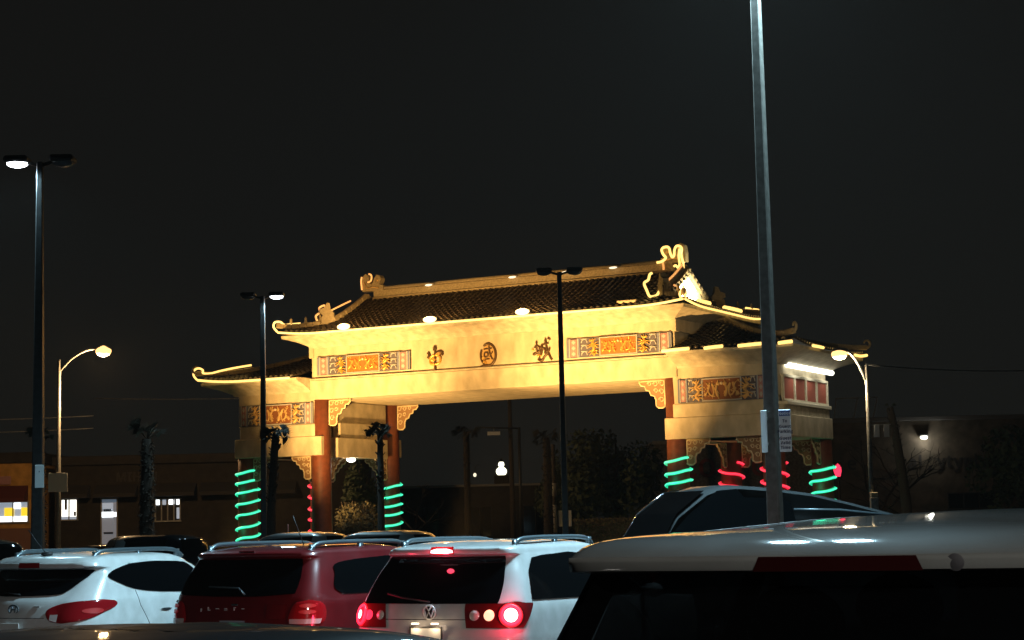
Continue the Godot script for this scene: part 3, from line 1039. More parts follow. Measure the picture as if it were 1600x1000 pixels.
func column_rope(x: float, z: float, top: float, m: Material, hot: Material, hand: float, pitch: float, label: String, group: String, tint: Color) -> void:
	var o := gate_thing("rope_light", label, "rope light", Vector3(x, 0.4, z), group)
	var s := soft()
	var pts := PackedVector3Array()
	var y := 0.0
	var a := -PI / 2 - 0.4
	var p := pitch
	while y < top - 0.4:
		if fmod(absf(a), TAU) < 0.27:
			p = pitch * rng.randf_range(0.82, 1.2)
		pts.append(Vector3(sin(a) * 0.455 * hand, y + 0.015 * sin(a * 3.1), cos(a) * 0.455))
		a += TAU / 24.0
		y += p / 24.0
	tube(s, pts, 0.056, 8)
	put("glowing_tube", s, m, o)
	s = soft()
	var core := PackedVector3Array()
	for k in pts.size():
		var q: Vector3 = pts[k]
		core.append(Vector3(q.x * 1.085, q.y + 0.006 * sin(k * 1.9), q.z * 1.085))
	tube(s, core, 0.034, 7)
	put("bright_core", s, hot, o)
	s = soft()
	tube(s, PackedVector3Array([pts[0], pts[0] + Vector3(0, -0.2, 0), Vector3(pts[0].x * 1.05, -0.4, pts[0].z)]), 0.012, 5)
	put("cord", s, M.rubber, o)
	for k in 2:
		omni(o, Vector3(0, (top - 0.4) * (0.35 + 0.4 * k), 0.62), tint, 0.11, 0.2, 6.0)

func roof_rope(label: String, pts: Array, m: Material, r := 0.035, smooth := true) -> Node3D:
	var base: Vector3 = pts[0]
	var o := gate_thing("rope_light", label, "rope light", base, "rope lights along the roof edges")
	var rel := []
	for p in pts:
		rel.append((p as Vector3) - base)
	var path := PackedVector3Array()
	if smooth:
		path = curve(rel, 5)
	else:
		for p in rel:
			path.append(p)
	var s := soft()
	tube(s, path, r * 1.2, 8)
	put("glowing_tube", s, m, o)
	return o

func build_gate_lights() -> void:
	var GREEN := Color(0.03, 0.9, 0.45)
	var RED := Color(1.0, 0.03, 0.05)
	column_rope(-WING, 0, 4.25, M.rope_green, M.rope_green_hot, 1, 0.47, "green rope light spiralling up the outer front column beside the shops", "rope lights wound round the gate columns", GREEN)
	column_rope(-HALF, -DEEP, 3.9, M.rope_green, M.rope_green_hot, 1, 0.44, "green rope light on the back column behind the shrub", "rope lights wound round the gate columns", GREEN)
	column_rope(-WING, -DEEP, 3.75, M.rope_red, M.rope_red_hot, -1, 0.46, "red rope light on the back column half hidden behind a red column", "rope lights wound round the gate columns", RED)
	column_rope(HALF, 0, 4.15, M.rope_green, M.rope_green_hot, 1, 0.42, "green rope light on the front column above the black hatchback glass", "rope lights wound round the gate columns", GREEN)
	column_rope(HALF, -DEEP, 3.95, M.rope_red, M.rope_red_hot, -1, 0.42, "red rope light with long bands on the column left of the tall lamp post", "rope lights wound round the gate columns", RED)
	column_rope(WING, 0, 3.75, M.rope_red, M.rope_red_hot, -1, 0.50, "red rope light mostly hidden behind the tall grey lamp post", "rope lights wound round the gate columns", RED)
	column_rope(WING, -DEEP, 3.75, M.rope_green, M.rope_green_hot, 1, 0.42, "green rope light on the column beside the red hand signal", "rope lights wound round the gate columns", GREEN)
	# eaves of the main roof
	var ev := []
	for k in 25:
		var u := lerpf(-8.84, 8.84, k / 24.0)
		ev.append(Vector3(u, main_roof_y(u, 0.0, 8.84, 1.72, 9.50, 0.14) + 0.01, 1.50))
	roof_rope("long warm rope light along the front eave of the main roof", ev, M.rope_warm, 0.035)
	ev = []
	for k in 13:
		var u := lerpf(1.44, -DEEP - 1.44, k / 12.0)
		var near := clampf((absf(u + DEEP / 2) - 2.05) / 2.0, 0.0, 1.0)
		ev.append(Vector3(8.90, 9.50 + 0.14 * near * near, u))
	roof_rope("warm rope light along the end eave beneath the white gable", ev, M.rope_warm, 0.035)
	ev = []
	for k in 12:
		var u := lerpf(-12.9, -8.3, k / 11.0)
		var near := clampf((-u - 10.7) / 2.2, 0.0, 1.0)
		ev.append(Vector3(u, 7.79 + 0.16 * near * near, 1.50))
	roof_rope("warm rope light along the front eave of the low roof over the shops' side", ev, M.rope_warm, 0.04)
	# curled tip and hip of the low roof towards the shops
	roof_rope("amber rope light curling round the tip of the low roof over the shops' side", [Vector3(-12.93, 7.97, 1.50), Vector3(-13.05, 8.15, 1.56), Vector3(-13.02, 8.36, 1.56), Vector3(-12.84, 8.44, 1.50), Vector3(-12.70, 8.36, 1.40), Vector3(-12.72, 8.24, 1.36), Vector3(-12.5, 8.24, 1.12), Vector3(-12.2, 8.34, 0.85), Vector3(-11.8, 8.46, 0.45), Vector3(-11.3, 8.58, -0.05)], M.rope_warm, 0.035)
	roof_rope("amber rope light curling round the tip of the main roof above the low roof", [Vector3(-8.88, 9.68, 1.48), Vector3(-9.0, 9.88, 1.56), Vector3(-8.94, 10.06, 1.56), Vector3(-8.76, 10.08, 1.44), Vector3(-8.68, 9.98, 1.3), Vector3(-8.55, 9.98, 1.18), Vector3(-8.2, 10.03, 0.82)], M.rope_warm, 0.035)
	roof_rope("rope light on the crouching ornament above the orange frieze", [Vector3(-7.75, 10.1, 0.25), Vector3(-7.82, 10.35, 0.28), Vector3(-7.66, 10.5, 0.2), Vector3(-7.70, 10.68, 0.2), Vector3(-7.52, 10.78, 0.1), Vector3(-7.46, 10.6, 0.06)], M.rope_amber, 0.035)
	roof_rope("rope light up the sloping verge beneath the fish-tailed ridge ornament without loops", [Vector3(-7.3, 10.55, 0.0), Vector3(-7.3, 10.85, -0.8), Vector3(-7.3, 11.1, -1.5)], M.rope_amber, 0.03)
	roof_rope("short rope light on the plain fish-tailed ridge ornament", [Vector3(-7.30, 11.65, -2.38), Vector3(-7.33, 12.0, -2.38), Vector3(-7.30, 12.2, -2.38)], M.rope_amber, 0.03)
	roof_rope("rope light hook on the head of the plain fish-tailed ridge ornament", [Vector3(-7.0, 11.95, -2.38), Vector3(-6.85, 12.0, -2.38), Vector3(-6.82, 12.22, -2.38), Vector3(-6.95, 12.3, -2.38)], M.rope_amber, 0.03)
	# the outlined beast and gable near the tall post
	var O := func(x: float, y: float) -> Vector3: return Vector3(6.28 + (x - 1034) * 0.0268, 11.60 + (412 - y) * 0.0232 - (x - 1034) * 0.0022, -2.38)
	var pts := []
	for q in [[1030, 411], [1036, 410], [1041, 407], [1044, 403], [1040, 397], [1038, 390], [1041, 386], [1047, 385], [1050, 388], [1051, 395], [1054, 402], [1057, 399], [1058, 390], [1061, 384], [1066, 384], [1069, 388], [1068, 398], [1070, 410], [1071, 421]]:
		pts.append(O.call(q[0], q[1]))
	roof_rope("bright rope light looping over the outlined beast on the ridge", pts, M.rope_warm, 0.04)
	roof_rope("second rope light down the back of the outlined ridge beast", [O.call(1066, 388), O.call(1064, 400), O.call(1065, 412), O.call(1063, 420), O.call(1059, 416), O.call(1056, 418)], M.rope_warm, 0.036)
	roof_rope("amber rope light hanging from the jaw of the outlined ridge beast", [O.call(1039, 411), O.call(1040, 417), O.call(1040, 423)], M.rope_amber, 0.034)
	var V := func(v: float, up: float) -> Vector3: return Vector3(7.24, 9.53 + rise(v, 1.72) + up, 1.46 - 4.05 * v)
	roof_rope("amber rope light down the verge from the outlined beast to the crouching ornament", [V.call(0.98, 0.36), V.call(0.85, 0.34), V.call(0.70, 0.33), V.call(0.55, 0.33), V.call(0.44, 0.30), V.call(0.38, 0.2)], M.rope_amber, 0.034)
	roof_rope("bright rope light outlining the crouching ornament below the white gable", [V.call(0.44, 0.30), V.call(0.36, 0.16), Vector3(7.22, 10.02, 0.18), Vector3(7.05, 9.98, 0.36), Vector3(6.95, 10.2, 0.4), Vector3(6.86, 10.48, 0.42), Vector3(7.0, 10.60, 0.36), Vector3(7.04, 10.8, 0.3), Vector3(7.12, 10.86, 0.25)], M.rope_warm, 0.04)
	roof_rope("thin rope light along the foot of the white gable", [Vector3(7.44, 10.52, -1.0), Vector3(7.46, 10.36, -1.4), Vector3(7.46, 10.30, -2.0)], M.rope_amber, 0.03)
	roof_rope("small rope light loop at the corner of the main eave below the gable", [Vector3(8.72, 9.70, 1.42), Vector3(8.68, 9.86, 1.42), Vector3(8.80, 9.98, 1.42), Vector3(8.93, 9.88, 1.42), Vector3(8.90, 9.70, 1.42)], M.rope_warm, 0.034)
	roof_rope("rope light hook standing on the skirt roof before the white gable", [Vector3(8.84, 9.62, 0.85), Vector3(8.60, 9.78, 0.55), Vector3(8.45, 9.95, 0.5), Vector3(8.40, 10.1, 0.45), Vector3(8.44, 10.25, 0.45)], M.rope_warm, 0.034)
	# short glowing lengths on the low roof by the tall post
	for q in [[7.95, 9.0, "length of rope light on the low eave just below the dark wall end"], [9.58, 10.28, "middle short length of rope light on the low eave above the brown frieze"], [10.86, 11.98, "length of rope light on the low eave touching the tall post"], [12.35, 12.86, "length of rope light on the low eave just past the tall post"]]:
		roof_rope(q[2], [Vector3(q[0], 7.82, 1.5), Vector3((q[0] + q[1]) / 2, 7.84, 1.5), Vector3(q[1], 7.85, 1.5)], M.rope_warm, 0.05)
	for q in [[-0.4, -1.5, "bright length of rope light on the end eave above the white tube lamp"], [-3.0, -4.6, "thin length of rope light on the end eave before the street lamp"], [-5.2, -6.66, "length of rope light at the far tip of the end eave"]]:
		roof_rope(q[2], [Vector3(12.96, 7.83, q[0]), Vector3(12.96, 7.84, (q[0] + q[1]) / 2), Vector3(12.96, 7.92 if q[1] < -6 else 7.84, q[1])], M.rope_warm, 0.045)
	for q in [[-0.6, -1.7, "bright length of rope light lying on the skirt roof beneath the gable"], [-3.2, -4.9, "second length of rope light lying on the skirt roof beneath the gable"]]:
		roof_rope(q[2], [Vector3(8.55, 9.78, q[0]), Vector3(8.55, 9.80, (q[0] + q[1]) / 2), Vector3(8.55, 9.80, q[1])], M.rope_warm, 0.07)
	roof_rope("rope light on the far hip corner of the main roof behind the post", [Vector3(8.3, 10.05, -6.1), Vector3(8.7, 9.98, -6.5)], M.rope_warm, 0.04, false)
	# floodlights on the eave, shining up the tiles and over the wall
	var WARM := Color(1.0, 0.54, 0.16)
	for q in [[-5.55, "eave floodlight at the shops' end of the main roof"], [-1.60, "eave floodlight above the first bronze character"], [2.42, "eave floodlight above the third bronze character"]]:
		var o := gate_thing("eave_floodlight", q[1], "floodlight", Vector3(q[0], 9.58, 1.58), "floodlights on the main eave")
		var s := flat()
		box(s, Vector3(0, 0.06, 0.0), Vector3(0.66, 0.16, 0.2), 0.02)
		put("housing", s, M.black_plastic, o)
		s = soft()
		ball(s, Vector3(0, 0.06, 0.10), Vector3(0.30, 0.12, 0.12), 16, 8)
		put("lens", s, M.flood_lens, o)
		s = flat()
		for e in [-1, 1]:
			bar(s, Vector3(e * 0.2, 0.05, -0.02), Vector3(e * 0.2, -0.05, -0.2), 0.03, 0.03)
		put("arm", s, M.black_plastic, o)
		omni(o, Vector3(0, 0.26, 0.34), WARM, 2.6, 0.1)
		spot(o, Vector3(0, 0.36, 0.16), Vector3(0, 0.40, -1), WARM, 15.0, 76, 0.9)
	var bo := gate_thing("eave_floodlight", "unlit pale bar lamp on the main eave near the gable", "floodlight", Vector3(6.55, 9.66, 1.3), "floodlights on the main eave")
	var bs := flat()
	box(bs, Vector3(0, 0.08, 0), Vector3(0.78, 0.13, 0.2), 0.03)
	put("housing", bs, M.bracket_rim, bo)
	# small ridge lamps
	for q in [[-4.0, "small ridge lamp closest to the shops' end"], [-0.1, "small ridge lamp above the second bronze character"], [2.3, "small ridge lamp behind the dark double lamp post"], [4.35, "small ridge lamp closest to the outlined beast"]]:
		var o := gate_thing("ridge_lamp", q[1], "lamp", Vector3(q[0], 11.58, -2.34), "small lamps on the main ridge")
		var s := soft()
		ball(s, Vector3(0, 0.0, 0.04), Vector3(0.18, 0.045, 0.05), 10, 6)
		put("small_bulb", s, M.small_bulb, o)
		s = flat()
		box(s, Vector3(0, 0.05, 0.0), Vector3(0.4, 0.03, 0.1), 0.008)
		put("lamp_cover", s, M.ridge, o)
	# lamp on the skirt roof that whitens the gable
	var go := gate_thing("gable_floodlight", "small floodlight on the skirt roof aimed at the white gable", "floodlight", Vector3(8.30, 9.84, -2.6))
	bs = flat()
	box(bs, Vector3(0.0, 0.08, 0), Vector3(0.16, 0.14, 0.4), 0.02)
	put("housing", bs, M.black_plastic, go)
	bs = flat()
	box(bs, Vector3(-0.09, 0.09, 0), Vector3(0.02, 0.1, 0.32), 0.004)
	put("lens", bs, M.flood_lens, go)
	spot(go, Vector3(-0.14, 0.13, 0), Vector3(-1, 0.62, 0), Color(1.0, 0.84, 0.5), 15.0, 68, 0.5)
	# tube lamp over the end window
	var to := gate_thing("tube_lamp", "bright white tube lamp strip above the red end window", "tube lamp", Vector3(11.72, 7.24, -0.9))
	bs = soft()
	tube(bs, PackedVector3Array([Vector3(0.14, 0, 0.2), Vector3(0.14, 0, -4.8)]), 0.10, 10)
	put("glowing_tube", bs, M.tube_white, to)
	bs = flat()
	box(bs, Vector3(0.02, 0.10, -2.3), Vector3(0.12, 0.10, 5.1), 0.01)
	put("housing", bs, M.stucco_trim, to)
	for k in 3:
		spot(to, Vector3(0.62, -0.02, -0.6 - 1.7 * k), Vector3(-0.55, -1, 0), Color(1.0, 0.95, 0.78), 0.95, 62, 0.9, 0.3, 8.0)
	# lamp under the inner band
	var uo := gate_thing("soffit_lamp", "white floodlight under the inner band between two red columns", "floodlight", Vector3(-7.72, 4.62, -1.95))
	bs = soft()
	ball(bs, Vector3(0.05, -0.06, 0), Vector3(0.15, 0.11, 0.28), 12, 8)
	put("lens", bs, M.tube_white, uo)
	bs = flat()
	box(bs, Vector3(0, 0.03, 0.1), Vector3(0.2, 0.08, 0.9), 0.01)
	put("housing", bs, M.bracket_rim, uo)
	omni(uo, Vector3(0.1, -0.30, 0), Color(1.0, 0.95, 0.8), 0.35, 0.1, 8.0)
	# ground floodlights in the planting before the gate
	for q in [[-5.2, "ground floodlight aimed at the orange frieze by the shops' end", -5.35, 28.5], [3.8, "ground floodlight aimed at the orange frieze by the gable end", 4.7, 27.0]]:
		var at := Vector3(q[0], 0.0, 10.5)
		var o := gate_thing("ground_floodlight", q[1], "floodlight", at, "floodlights on the ground before the gate")
		var dir := (Vector3(q[2], 8.1, 0.4) - (at + Vector3(0, 0.55, 0))).normalized()
		var bb := Basis.looking_at(dir, Vector3.UP)
		bs = flat()
		box(bs, Vector3(0, 0.45, 0), Vector3(0.5, 0.36, 0.24), 0.03, bb)
		put("housing", bs, M.black_plastic, o)
		bs = flat()
		box(bs, Vector3(0, 0.45, 0) + dir * 0.125, Vector3(0.44, 0.30, 0.02), 0.004, bb)
		put("lens", bs, M.flood_lens, o)
		bs = flat()
		bar(bs, Vector3(0, 0, 0), Vector3(0, 0.3, 0), 0.06, 0.06)
		put("stake", bs, M.black_plastic, o)
		spot(o, Vector3(0, 0.45, 0) + dir * 0.22, dir, WARM, 760.0, q[3], 1.0, 0.2)

# ---------------------------------------------------------------- lamp posts
func lot_lamp(label: String, at: Vector3, turn: float, lit: Array, m: Material, w0: float, w1: float, e: float, tint := Color(0.50, 0.84, 1.0)) -> Node3D:
	var o := thing("lot_lamp", label, "lamp post", at, turn, "double-headed lamp posts of the car park")
	var s := flat()
	var rows := []
	for q in [[0.0, w0], [9.0, w1]]:
		var h: float = q[1] / 2
		var c := h * 0.22
		rows.append(PackedVector3Array([Vector3(-h + c, q[0], h), Vector3(h - c, q[0], h), Vector3(h, q[0], h - c), Vector3(h, q[0], -h + c), Vector3(h - c, q[0], -h), Vector3(-h + c, q[0], -h), Vector3(-h, q[0], -h + c), Vector3(-h, q[0], h - c)]))
	sheet(s, rows, true)
	fan(s, rows[1])
	put("pole", s, m, o)
	s = soft()
	lathe(s, Vector3.ZERO, [[0.36, 0.0], [0.36, 0.75], [0.33, 0.8]], 24)
	put("pole_base", s, M.concrete, o)
	for k in 2:
		var sg: float = -1.0 if k == 0 else 1.0
		s = flat()
		bar(s, Vector3(sg * 0.05, 8.94, 0), Vector3(sg * 0.26, 9.0, 0), 0.07, 0.06)
		var arm := put("arm", s, m, o)
		s = flat()
		box(s, Vector3(sg * 0.44, 9.05, 0), Vector3(0.46, 0.13, 0.42), 0.04)
		put("lamp_head", s, M.pole_dark, o)
		s = soft()
		ball(s, Vector3(sg * 0.44, 8.985, 0), Vector3(0.21, 0.085, 0.18), 16, 8)
		put("lens", s, M.lens_white if lit[k] else M.lens_off, o)
		if lit[k]:
			spot(o, Vector3(sg * 0.44, 8.86, 0), Vector3(0, -1, 0), tint, e, 82, 0.35, 0.2)
	return o

func street_lamp(label: String, at: Vector3, turn: float, reach: float, up := 9.86, e := 85.0, tint := Color(1.0, 0.60, 0.26)) -> void:
	var o := thing("street_lamp", label, "street lamp", at, turn, "tall street lamps with curved arms")
	var s := soft()
	tube(s, PackedVector3Array([Vector3(0, 0, 0), Vector3(0, 4, 0), Vector3(0, up - 0.36, 0)]), up * 0.0122, 12, up * 0.0076)
	put("pole", s, M.galvanised, o)
	s = soft()
	tube(s, curve([Vector3(0, up - 0.9, 0), Vector3(reach * 0.3, up - 0.3, 0), Vector3(reach * 0.62, up + 0.04, 0), Vector3(reach * 0.9, up + 0.1, 0)], 5), 0.045, 8)
	put("arm", s, M.galvanised, o)
	s = soft()
	ball(s, Vector3(reach, up + 0.12, 0), Vector3(0.40, 0.13, 0.2) * (up / 9.86), 14, 8)
	put("lamp_head", s, M.galvanised, o)
	s = soft()
	ball(s, Vector3(reach + 0.03, up, 0), Vector3(0.36, 0.25, 0.28) * (up / 9.86), 16, 9)
	put("lens", s, M.lens_sodium, o)
	omni(o, Vector3(reach, up - 0.36, 0), tint, e, 0.2, 60)

func panel_sign(label: String, at: Vector3, turn: float, w: float, h: float, header: String, lines: Array, category := "sign") -> void:
	var o := thing("sign", label, category, at, turn)
	var s := flat()
	box(s, Vector3(0, h / 2, 0), Vector3(w, h, 0.012), 0.004)
	put("sign_plate", s, M.sign_white, o)
	if header != "":
		s = flat()
		box(s, Vector3(0, h * 0.91, 0.009), Vector3(w * 0.92, h * 0.12, 0.006))
		put("header_band", s, M.sign_blue, o)
		letters(header, h * 0.095, 0.004, M.sign_white, o, "header_text", Transform3D(Basis.IDENTITY, Vector3(0, h * 0.91, 0.015)), true)
	for i in lines.size():
		letters(lines[i][0], h * 0.10, 0.004, M.sign_ink, o, "lettering" if i == 0 else "lettering_%03d" % i, Transform3D(Basis.IDENTITY, Vector3(0, h * lines[i][1], 0.010)), true)
	s = flat()
	for y in [0.2, 0.8]:
		box(s, Vector3(0, h * y, -0.02), Vector3(w * 0.5, 0.03, 0.03))
	put("clamp", s, M.galvanised, o)
# ---------------------------------------------------------------- cars: plan outlines stacked by height. Local axes: x right, y up, rear at z = 0, front towards -z
func spec_at(t: Array, y: float) -> Array:
	var n := t.size()
	if y <= t[0][0]:
		return t[0]
	if y >= t[n - 1][0]:
		return t[n - 1]
	var i := 0
	while i < n - 2 and y > t[i + 1][0]:
		i += 1
	var a: Array = t[maxi(i - 1, 0)]
	var b: Array = t[i]
	var c: Array = t[i + 1]
	var d: Array = t[mini(i + 2, n - 1)]
	var f: float = (y - b[0]) / (c[0] - b[0])
	var out := [y]
	for k in range(1, 5):
		var m0: float = 0.0
		var m1: float = 0.0
		if c[0] - a[0] > 0.0001:
			m0 = (c[k] - a[k]) / (c[0] - a[0]) * (c[0] - b[0])
		if d[0] - b[0] > 0.0001:
			m1 = (d[k] - b[k]) / (d[0] - b[0]) * (c[0] - b[0])
		var lim: float = absf(c[k] - b[k]) * 1.5
		m0 = clampf(m0, -lim, lim)
		m1 = clampf(m1, -lim, lim)
		var f2 := f * f
		var f3 := f2 * f
		out.append((2 * f3 - 3 * f2 + 1) * b[k] + (f3 - 2 * f2 + f) * m0 + (-2 * f3 + 3 * f2) * c[k] + (f3 - f2) * m1)
	return out

# u: 0 rear middle, 1 rear corner, 2 side middle, 3 front corner, 4 front middle; negative on the left
func skin(sp: Dictionary, u: float, y: float) -> Vector3:
	var r := spec_at(sp.t, y)
	var w: float = r[1]
	var zr: float = r[2]
	var zf: float = r[3]
	var rc: float = minf(r[4], w * 0.9)
	var bow: float = sp.bow
	var sg := signf(u) if u != 0.0 else 1.0
	var a := absf(u)
	var x := 0.0
	var z := 0.0
	var inner := w - rc
	if a <= 0.8:
		x = a / 0.8 * inner
		z = zr + bow * (a / 0.8) * (a / 0.8)
	elif a <= 1.2:
		var t := (a - 0.8) / 0.4 * PI / 2
		x = inner + rc * sin(t)
		z = zr + bow + rc * (1.0 - cos(t))
	elif a <= 2.8:
		var t := (a - 1.2) / 1.6
		z = lerpf(zr + bow + rc, zf - rc - bow, t)
		x = w + sp.belly * 4.0 * t * (1.0 - t)
	elif a <= 3.2:
		var t := (a - 2.8) / 0.4 * PI / 2
		x = inner + rc * cos(t)
		z = zf - bow - rc * (1.0 - sin(t))
	else:
		var t := (4.0 - a) / 0.8
		x = t * inner
		z = zf - bow * t * t
	return Vector3(sg * x, y, -z)

func skin_out(sp: Dictionary, u: float, y: float, off: float) -> Vector3:
	var p := skin(sp, u, y)
	var du := skin(sp, u + 0.01, y) - skin(sp, u - 0.01, y)
	var dy := skin(sp, u, y + 0.004) - skin(sp, u, y - 0.004)
	var n := du.cross(dy).normalized()
	return p + n * off

func side_u(sp: Dictionary, d: float, y: float) -> float:
	var r := spec_at(sp.t, y)
	var z0: float = r[2] + sp.bow + minf(r[4], r[1] * 0.9)
	var z1: float = r[3] - sp.bow - minf(r[4], r[1] * 0.9)
	if d < z0:
		var rc: float = minf(r[4], r[1] * 0.9)
		var q := clampf((z0 - d) / rc, 0.0, 1.0)
		return 1.2 - 0.4 * (1.0 - acos(q) / (PI / 2)) if q < 1.0 else 0.8
	return 1.2 + 1.6 * clampf((d - z0) / (z1 - z0), 0.0, 1.0)

func car_shell(sp: Dictionary) -> SurfaceTool:
	var s := soft()
	var us := []
	for sg in [-1.0, 1.0]:
		var half := []
		for k in 9: half.append(0.8 * k / 8.0)
		for k in 7: half.append(0.8 + 0.4 * (k + 1) / 7.0)
		for k in 14: half.append(1.2 + 1.6 * (k + 1) / 14.0)
		for k in 6: half.append(2.8 + 0.4 * (k + 1) / 6.0)
		for k in 5: half.append(3.2 + 0.8 * (k + 1) / 5.0)
		if sg < 0:
			half.reverse()
			for v in half: us.append(-v)
		else:
			us.append_array(half.slice(1, -1))
	var y0: float = sp.t[0][0]
	var y1: float = sp.t[-1][0]
	var ys := []
	for i in sp.t.size() - 1:
		var n := 5
		for k in n:
			ys.append(lerpf(sp.t[i][0], sp.t[i + 1][0], float(k) / n))
	ys.append(y1)
	var rows := []
	for y in ys:
		var row := PackedVector3Array()
		for u in us:
			row.append(skin(sp, u, y))
		rows.append(row)
	sheet(s, rows, true)
	fan(s, rows[-1])
	fan(s, rows[0], true)
	return s

# a panel lying on the skin. pts are (u, y) or, with side != 0, (distance from the rear, y) on that side
func patch(sp: Dictionary, pts: Array, off: float, side := 0, nr := 14, nc := 14, thick := 0.0) -> SurfaceTool:
	var s := soft()
	var lo: float = 1e9
	var hi: float = -1e9
	for p in pts:
		lo = minf(lo, p[1])
		hi = maxf(hi, p[1])
	var rows := []
	for i in nr + 1:
		var y := lerpf(lo + 0.0005, hi - 0.0005, float(i) / nr)
		var l: float = 1e9
		var r: float = -1e9
		for k in pts.size():
			var a: Array = pts[k]
			var b: Array = pts[(k + 1) % pts.size()]
			if (a[1] <= y and b[1] > y) or (b[1] <= y and a[1] > y):
				var x: float = lerpf(a[0], b[0], (y - a[1]) / (b[1] - a[1]))
				l = minf(l, x)
				r = maxf(r, x)
		if l > r:
			continue
		var row := PackedVector3Array()
		for j in nc + 1:
			var x := lerpf(l, r, float(j) / nc)
			var u := x
			if side != 0:
				u = side_u(sp, x, y) * side
			var o := off
			if thick > 0.0 and i > 0 and i < nr and j > 0 and j < nc:
				o += thick
			row.append(skin_out(sp, u, y, o))
		rows.append(row)
	sheet(s, rows)
	return s

func oval_pts(cu: float, cy: float, ru: float, ry: float, n := 18) -> Array:
	var out := []
	for k in n:
		out.append([cu + ru * cos(TAU * k / n), cy + ry * sin(TAU * k / n)])
	return out

func smooth_pts(pts: Array, per := 5) -> Array:
	var out := []
	var n := pts.size()
	for i in n:
		var a := Vector2(pts[(i + n - 1) % n][0], pts[(i + n - 1) % n][1])
		var b := Vector2(pts[i][0], pts[i][1])
		var c := Vector2(pts[(i + 1) % n][0], pts[(i + 1) % n][1])
		var d := Vector2(pts[(i + 2) % n][0], pts[(i + 2) % n][1])
		for k in per:
			var q := b.cubic_interpolate(c, a, d, float(k) / per)
			out.append([q.x, q.y])
	return out

# a thin line on the skin through (u, y) points
func seam(sp: Dictionary, pts: Array, r: float, side := 0) -> SurfaceTool:
	var s := soft()
	var path := PackedVector3Array()
	for i in pts.size() - 1:
		for k in 8:
			var f := k / 8.0
			var x: float = lerpf(pts[i][0], pts[i + 1][0], f)
			var y: float = lerpf(pts[i][1], pts[i + 1][1], f)
			path.append(skin_out(sp, side_u(sp, x, y) * side if side != 0 else x, y, 0.0))
	var e: Array = pts[-1]
	path.append(skin_out(sp, side_u(sp, e[0], e[1]) * side if side != 0 else e[0], e[1], 0.0))
	tube(s, path, r, 5)
	return s

func wheels(o: Node3D, sp: Dictionary, z_rear: float, z_front: float, r: float) -> void:
	for z in [z_rear, z_front]:
		for sg in [-1.0, 1.0]:
			var w: float = spec_at(sp.t, r + 0.1)[1]
			var s := soft()
			var rows := []
			for q in [[r * 0.62, -0.10], [r * 0.94, -0.115], [r, -0.08], [r, 0.08], [r * 0.94, 0.115], [r * 0.62, 0.10]]:
				var row := PackedVector3Array()
				for k in 24:
					row.append(Vector3(sg * (w - 0.10) + q[1], r + q[0] * sin(TAU * k / 24), -z + q[0] * cos(TAU * k / 24)))
				rows.append(row)
			sheet(s, rows, true)
			var ty := put("tyre", s, M.rubber, o)
			s = flat()
			disc(s, Vector3(sg * (w - 0.005), r, -z), r * 0.16, Vector3(sg, 0, 0), 0.02, 12)
			for k in 5:
				var a := TAU * k / 5
				bar(s, Vector3(sg * (w - 0.02), r, -z), Vector3(sg * (w - 0.02), r + r * 0.62 * sin(a), -z + r * 0.62 * cos(a)), 0.03, 0.06, Vector3(sg, 0, 0))
			put("rim", s, M.alloy, ty)

func roof_rails(o: Node3D, x0: float, x1: float, y: float, z0: float, z1: float, m: Material, h := 0.05) -> void:
	for sg in [-1.0, 1.0]:
		var s := soft()
		tube(s, curve([Vector3(sg * x0, y - 0.03, -z0), Vector3(sg * x0, y + h * 0.7, -z0 - 0.12), Vector3(sg * (x0 + 0.01), y + h, -z0 - 0.35), Vector3(sg * (x0 + x1) / 2, y + h, -(z0 + z1) / 2), Vector3(sg * x1, y + h * 0.7, -z1 + 0.2), Vector3(sg * x1, y - 0.05, -z1)], 5), 0.024, 8)
		for z in [z0 + 0.05, (z0 + z1) / 2, z1 - 0.1]:
			bar(s, Vector3(sg * lerpf(x0, x1, (z - z0) / (z1 - z0)), y - 0.05, -z), Vector3(sg * lerpf(x0, x1, (z - z0) / (z1 - z0)), y + h * 0.8, -z), 0.07, 0.035)
		put("roof_rail", s, m, o)

func car_basics(o: Node3D, sp: Dictionary, body: Material) -> MeshInstance3D:
	var b := put("body", car_shell(sp), body, o)
	put("sill_trim", patch(sp, [[-4.0, sp.t[0][0]], [4.0, sp.t[0][0]], [4.0, sp.t[0][0] + 0.16], [-4.0, sp.t[0][0] + 0.16]], 0.006, 0, 3, 120), M.black_plastic, o)
	return b

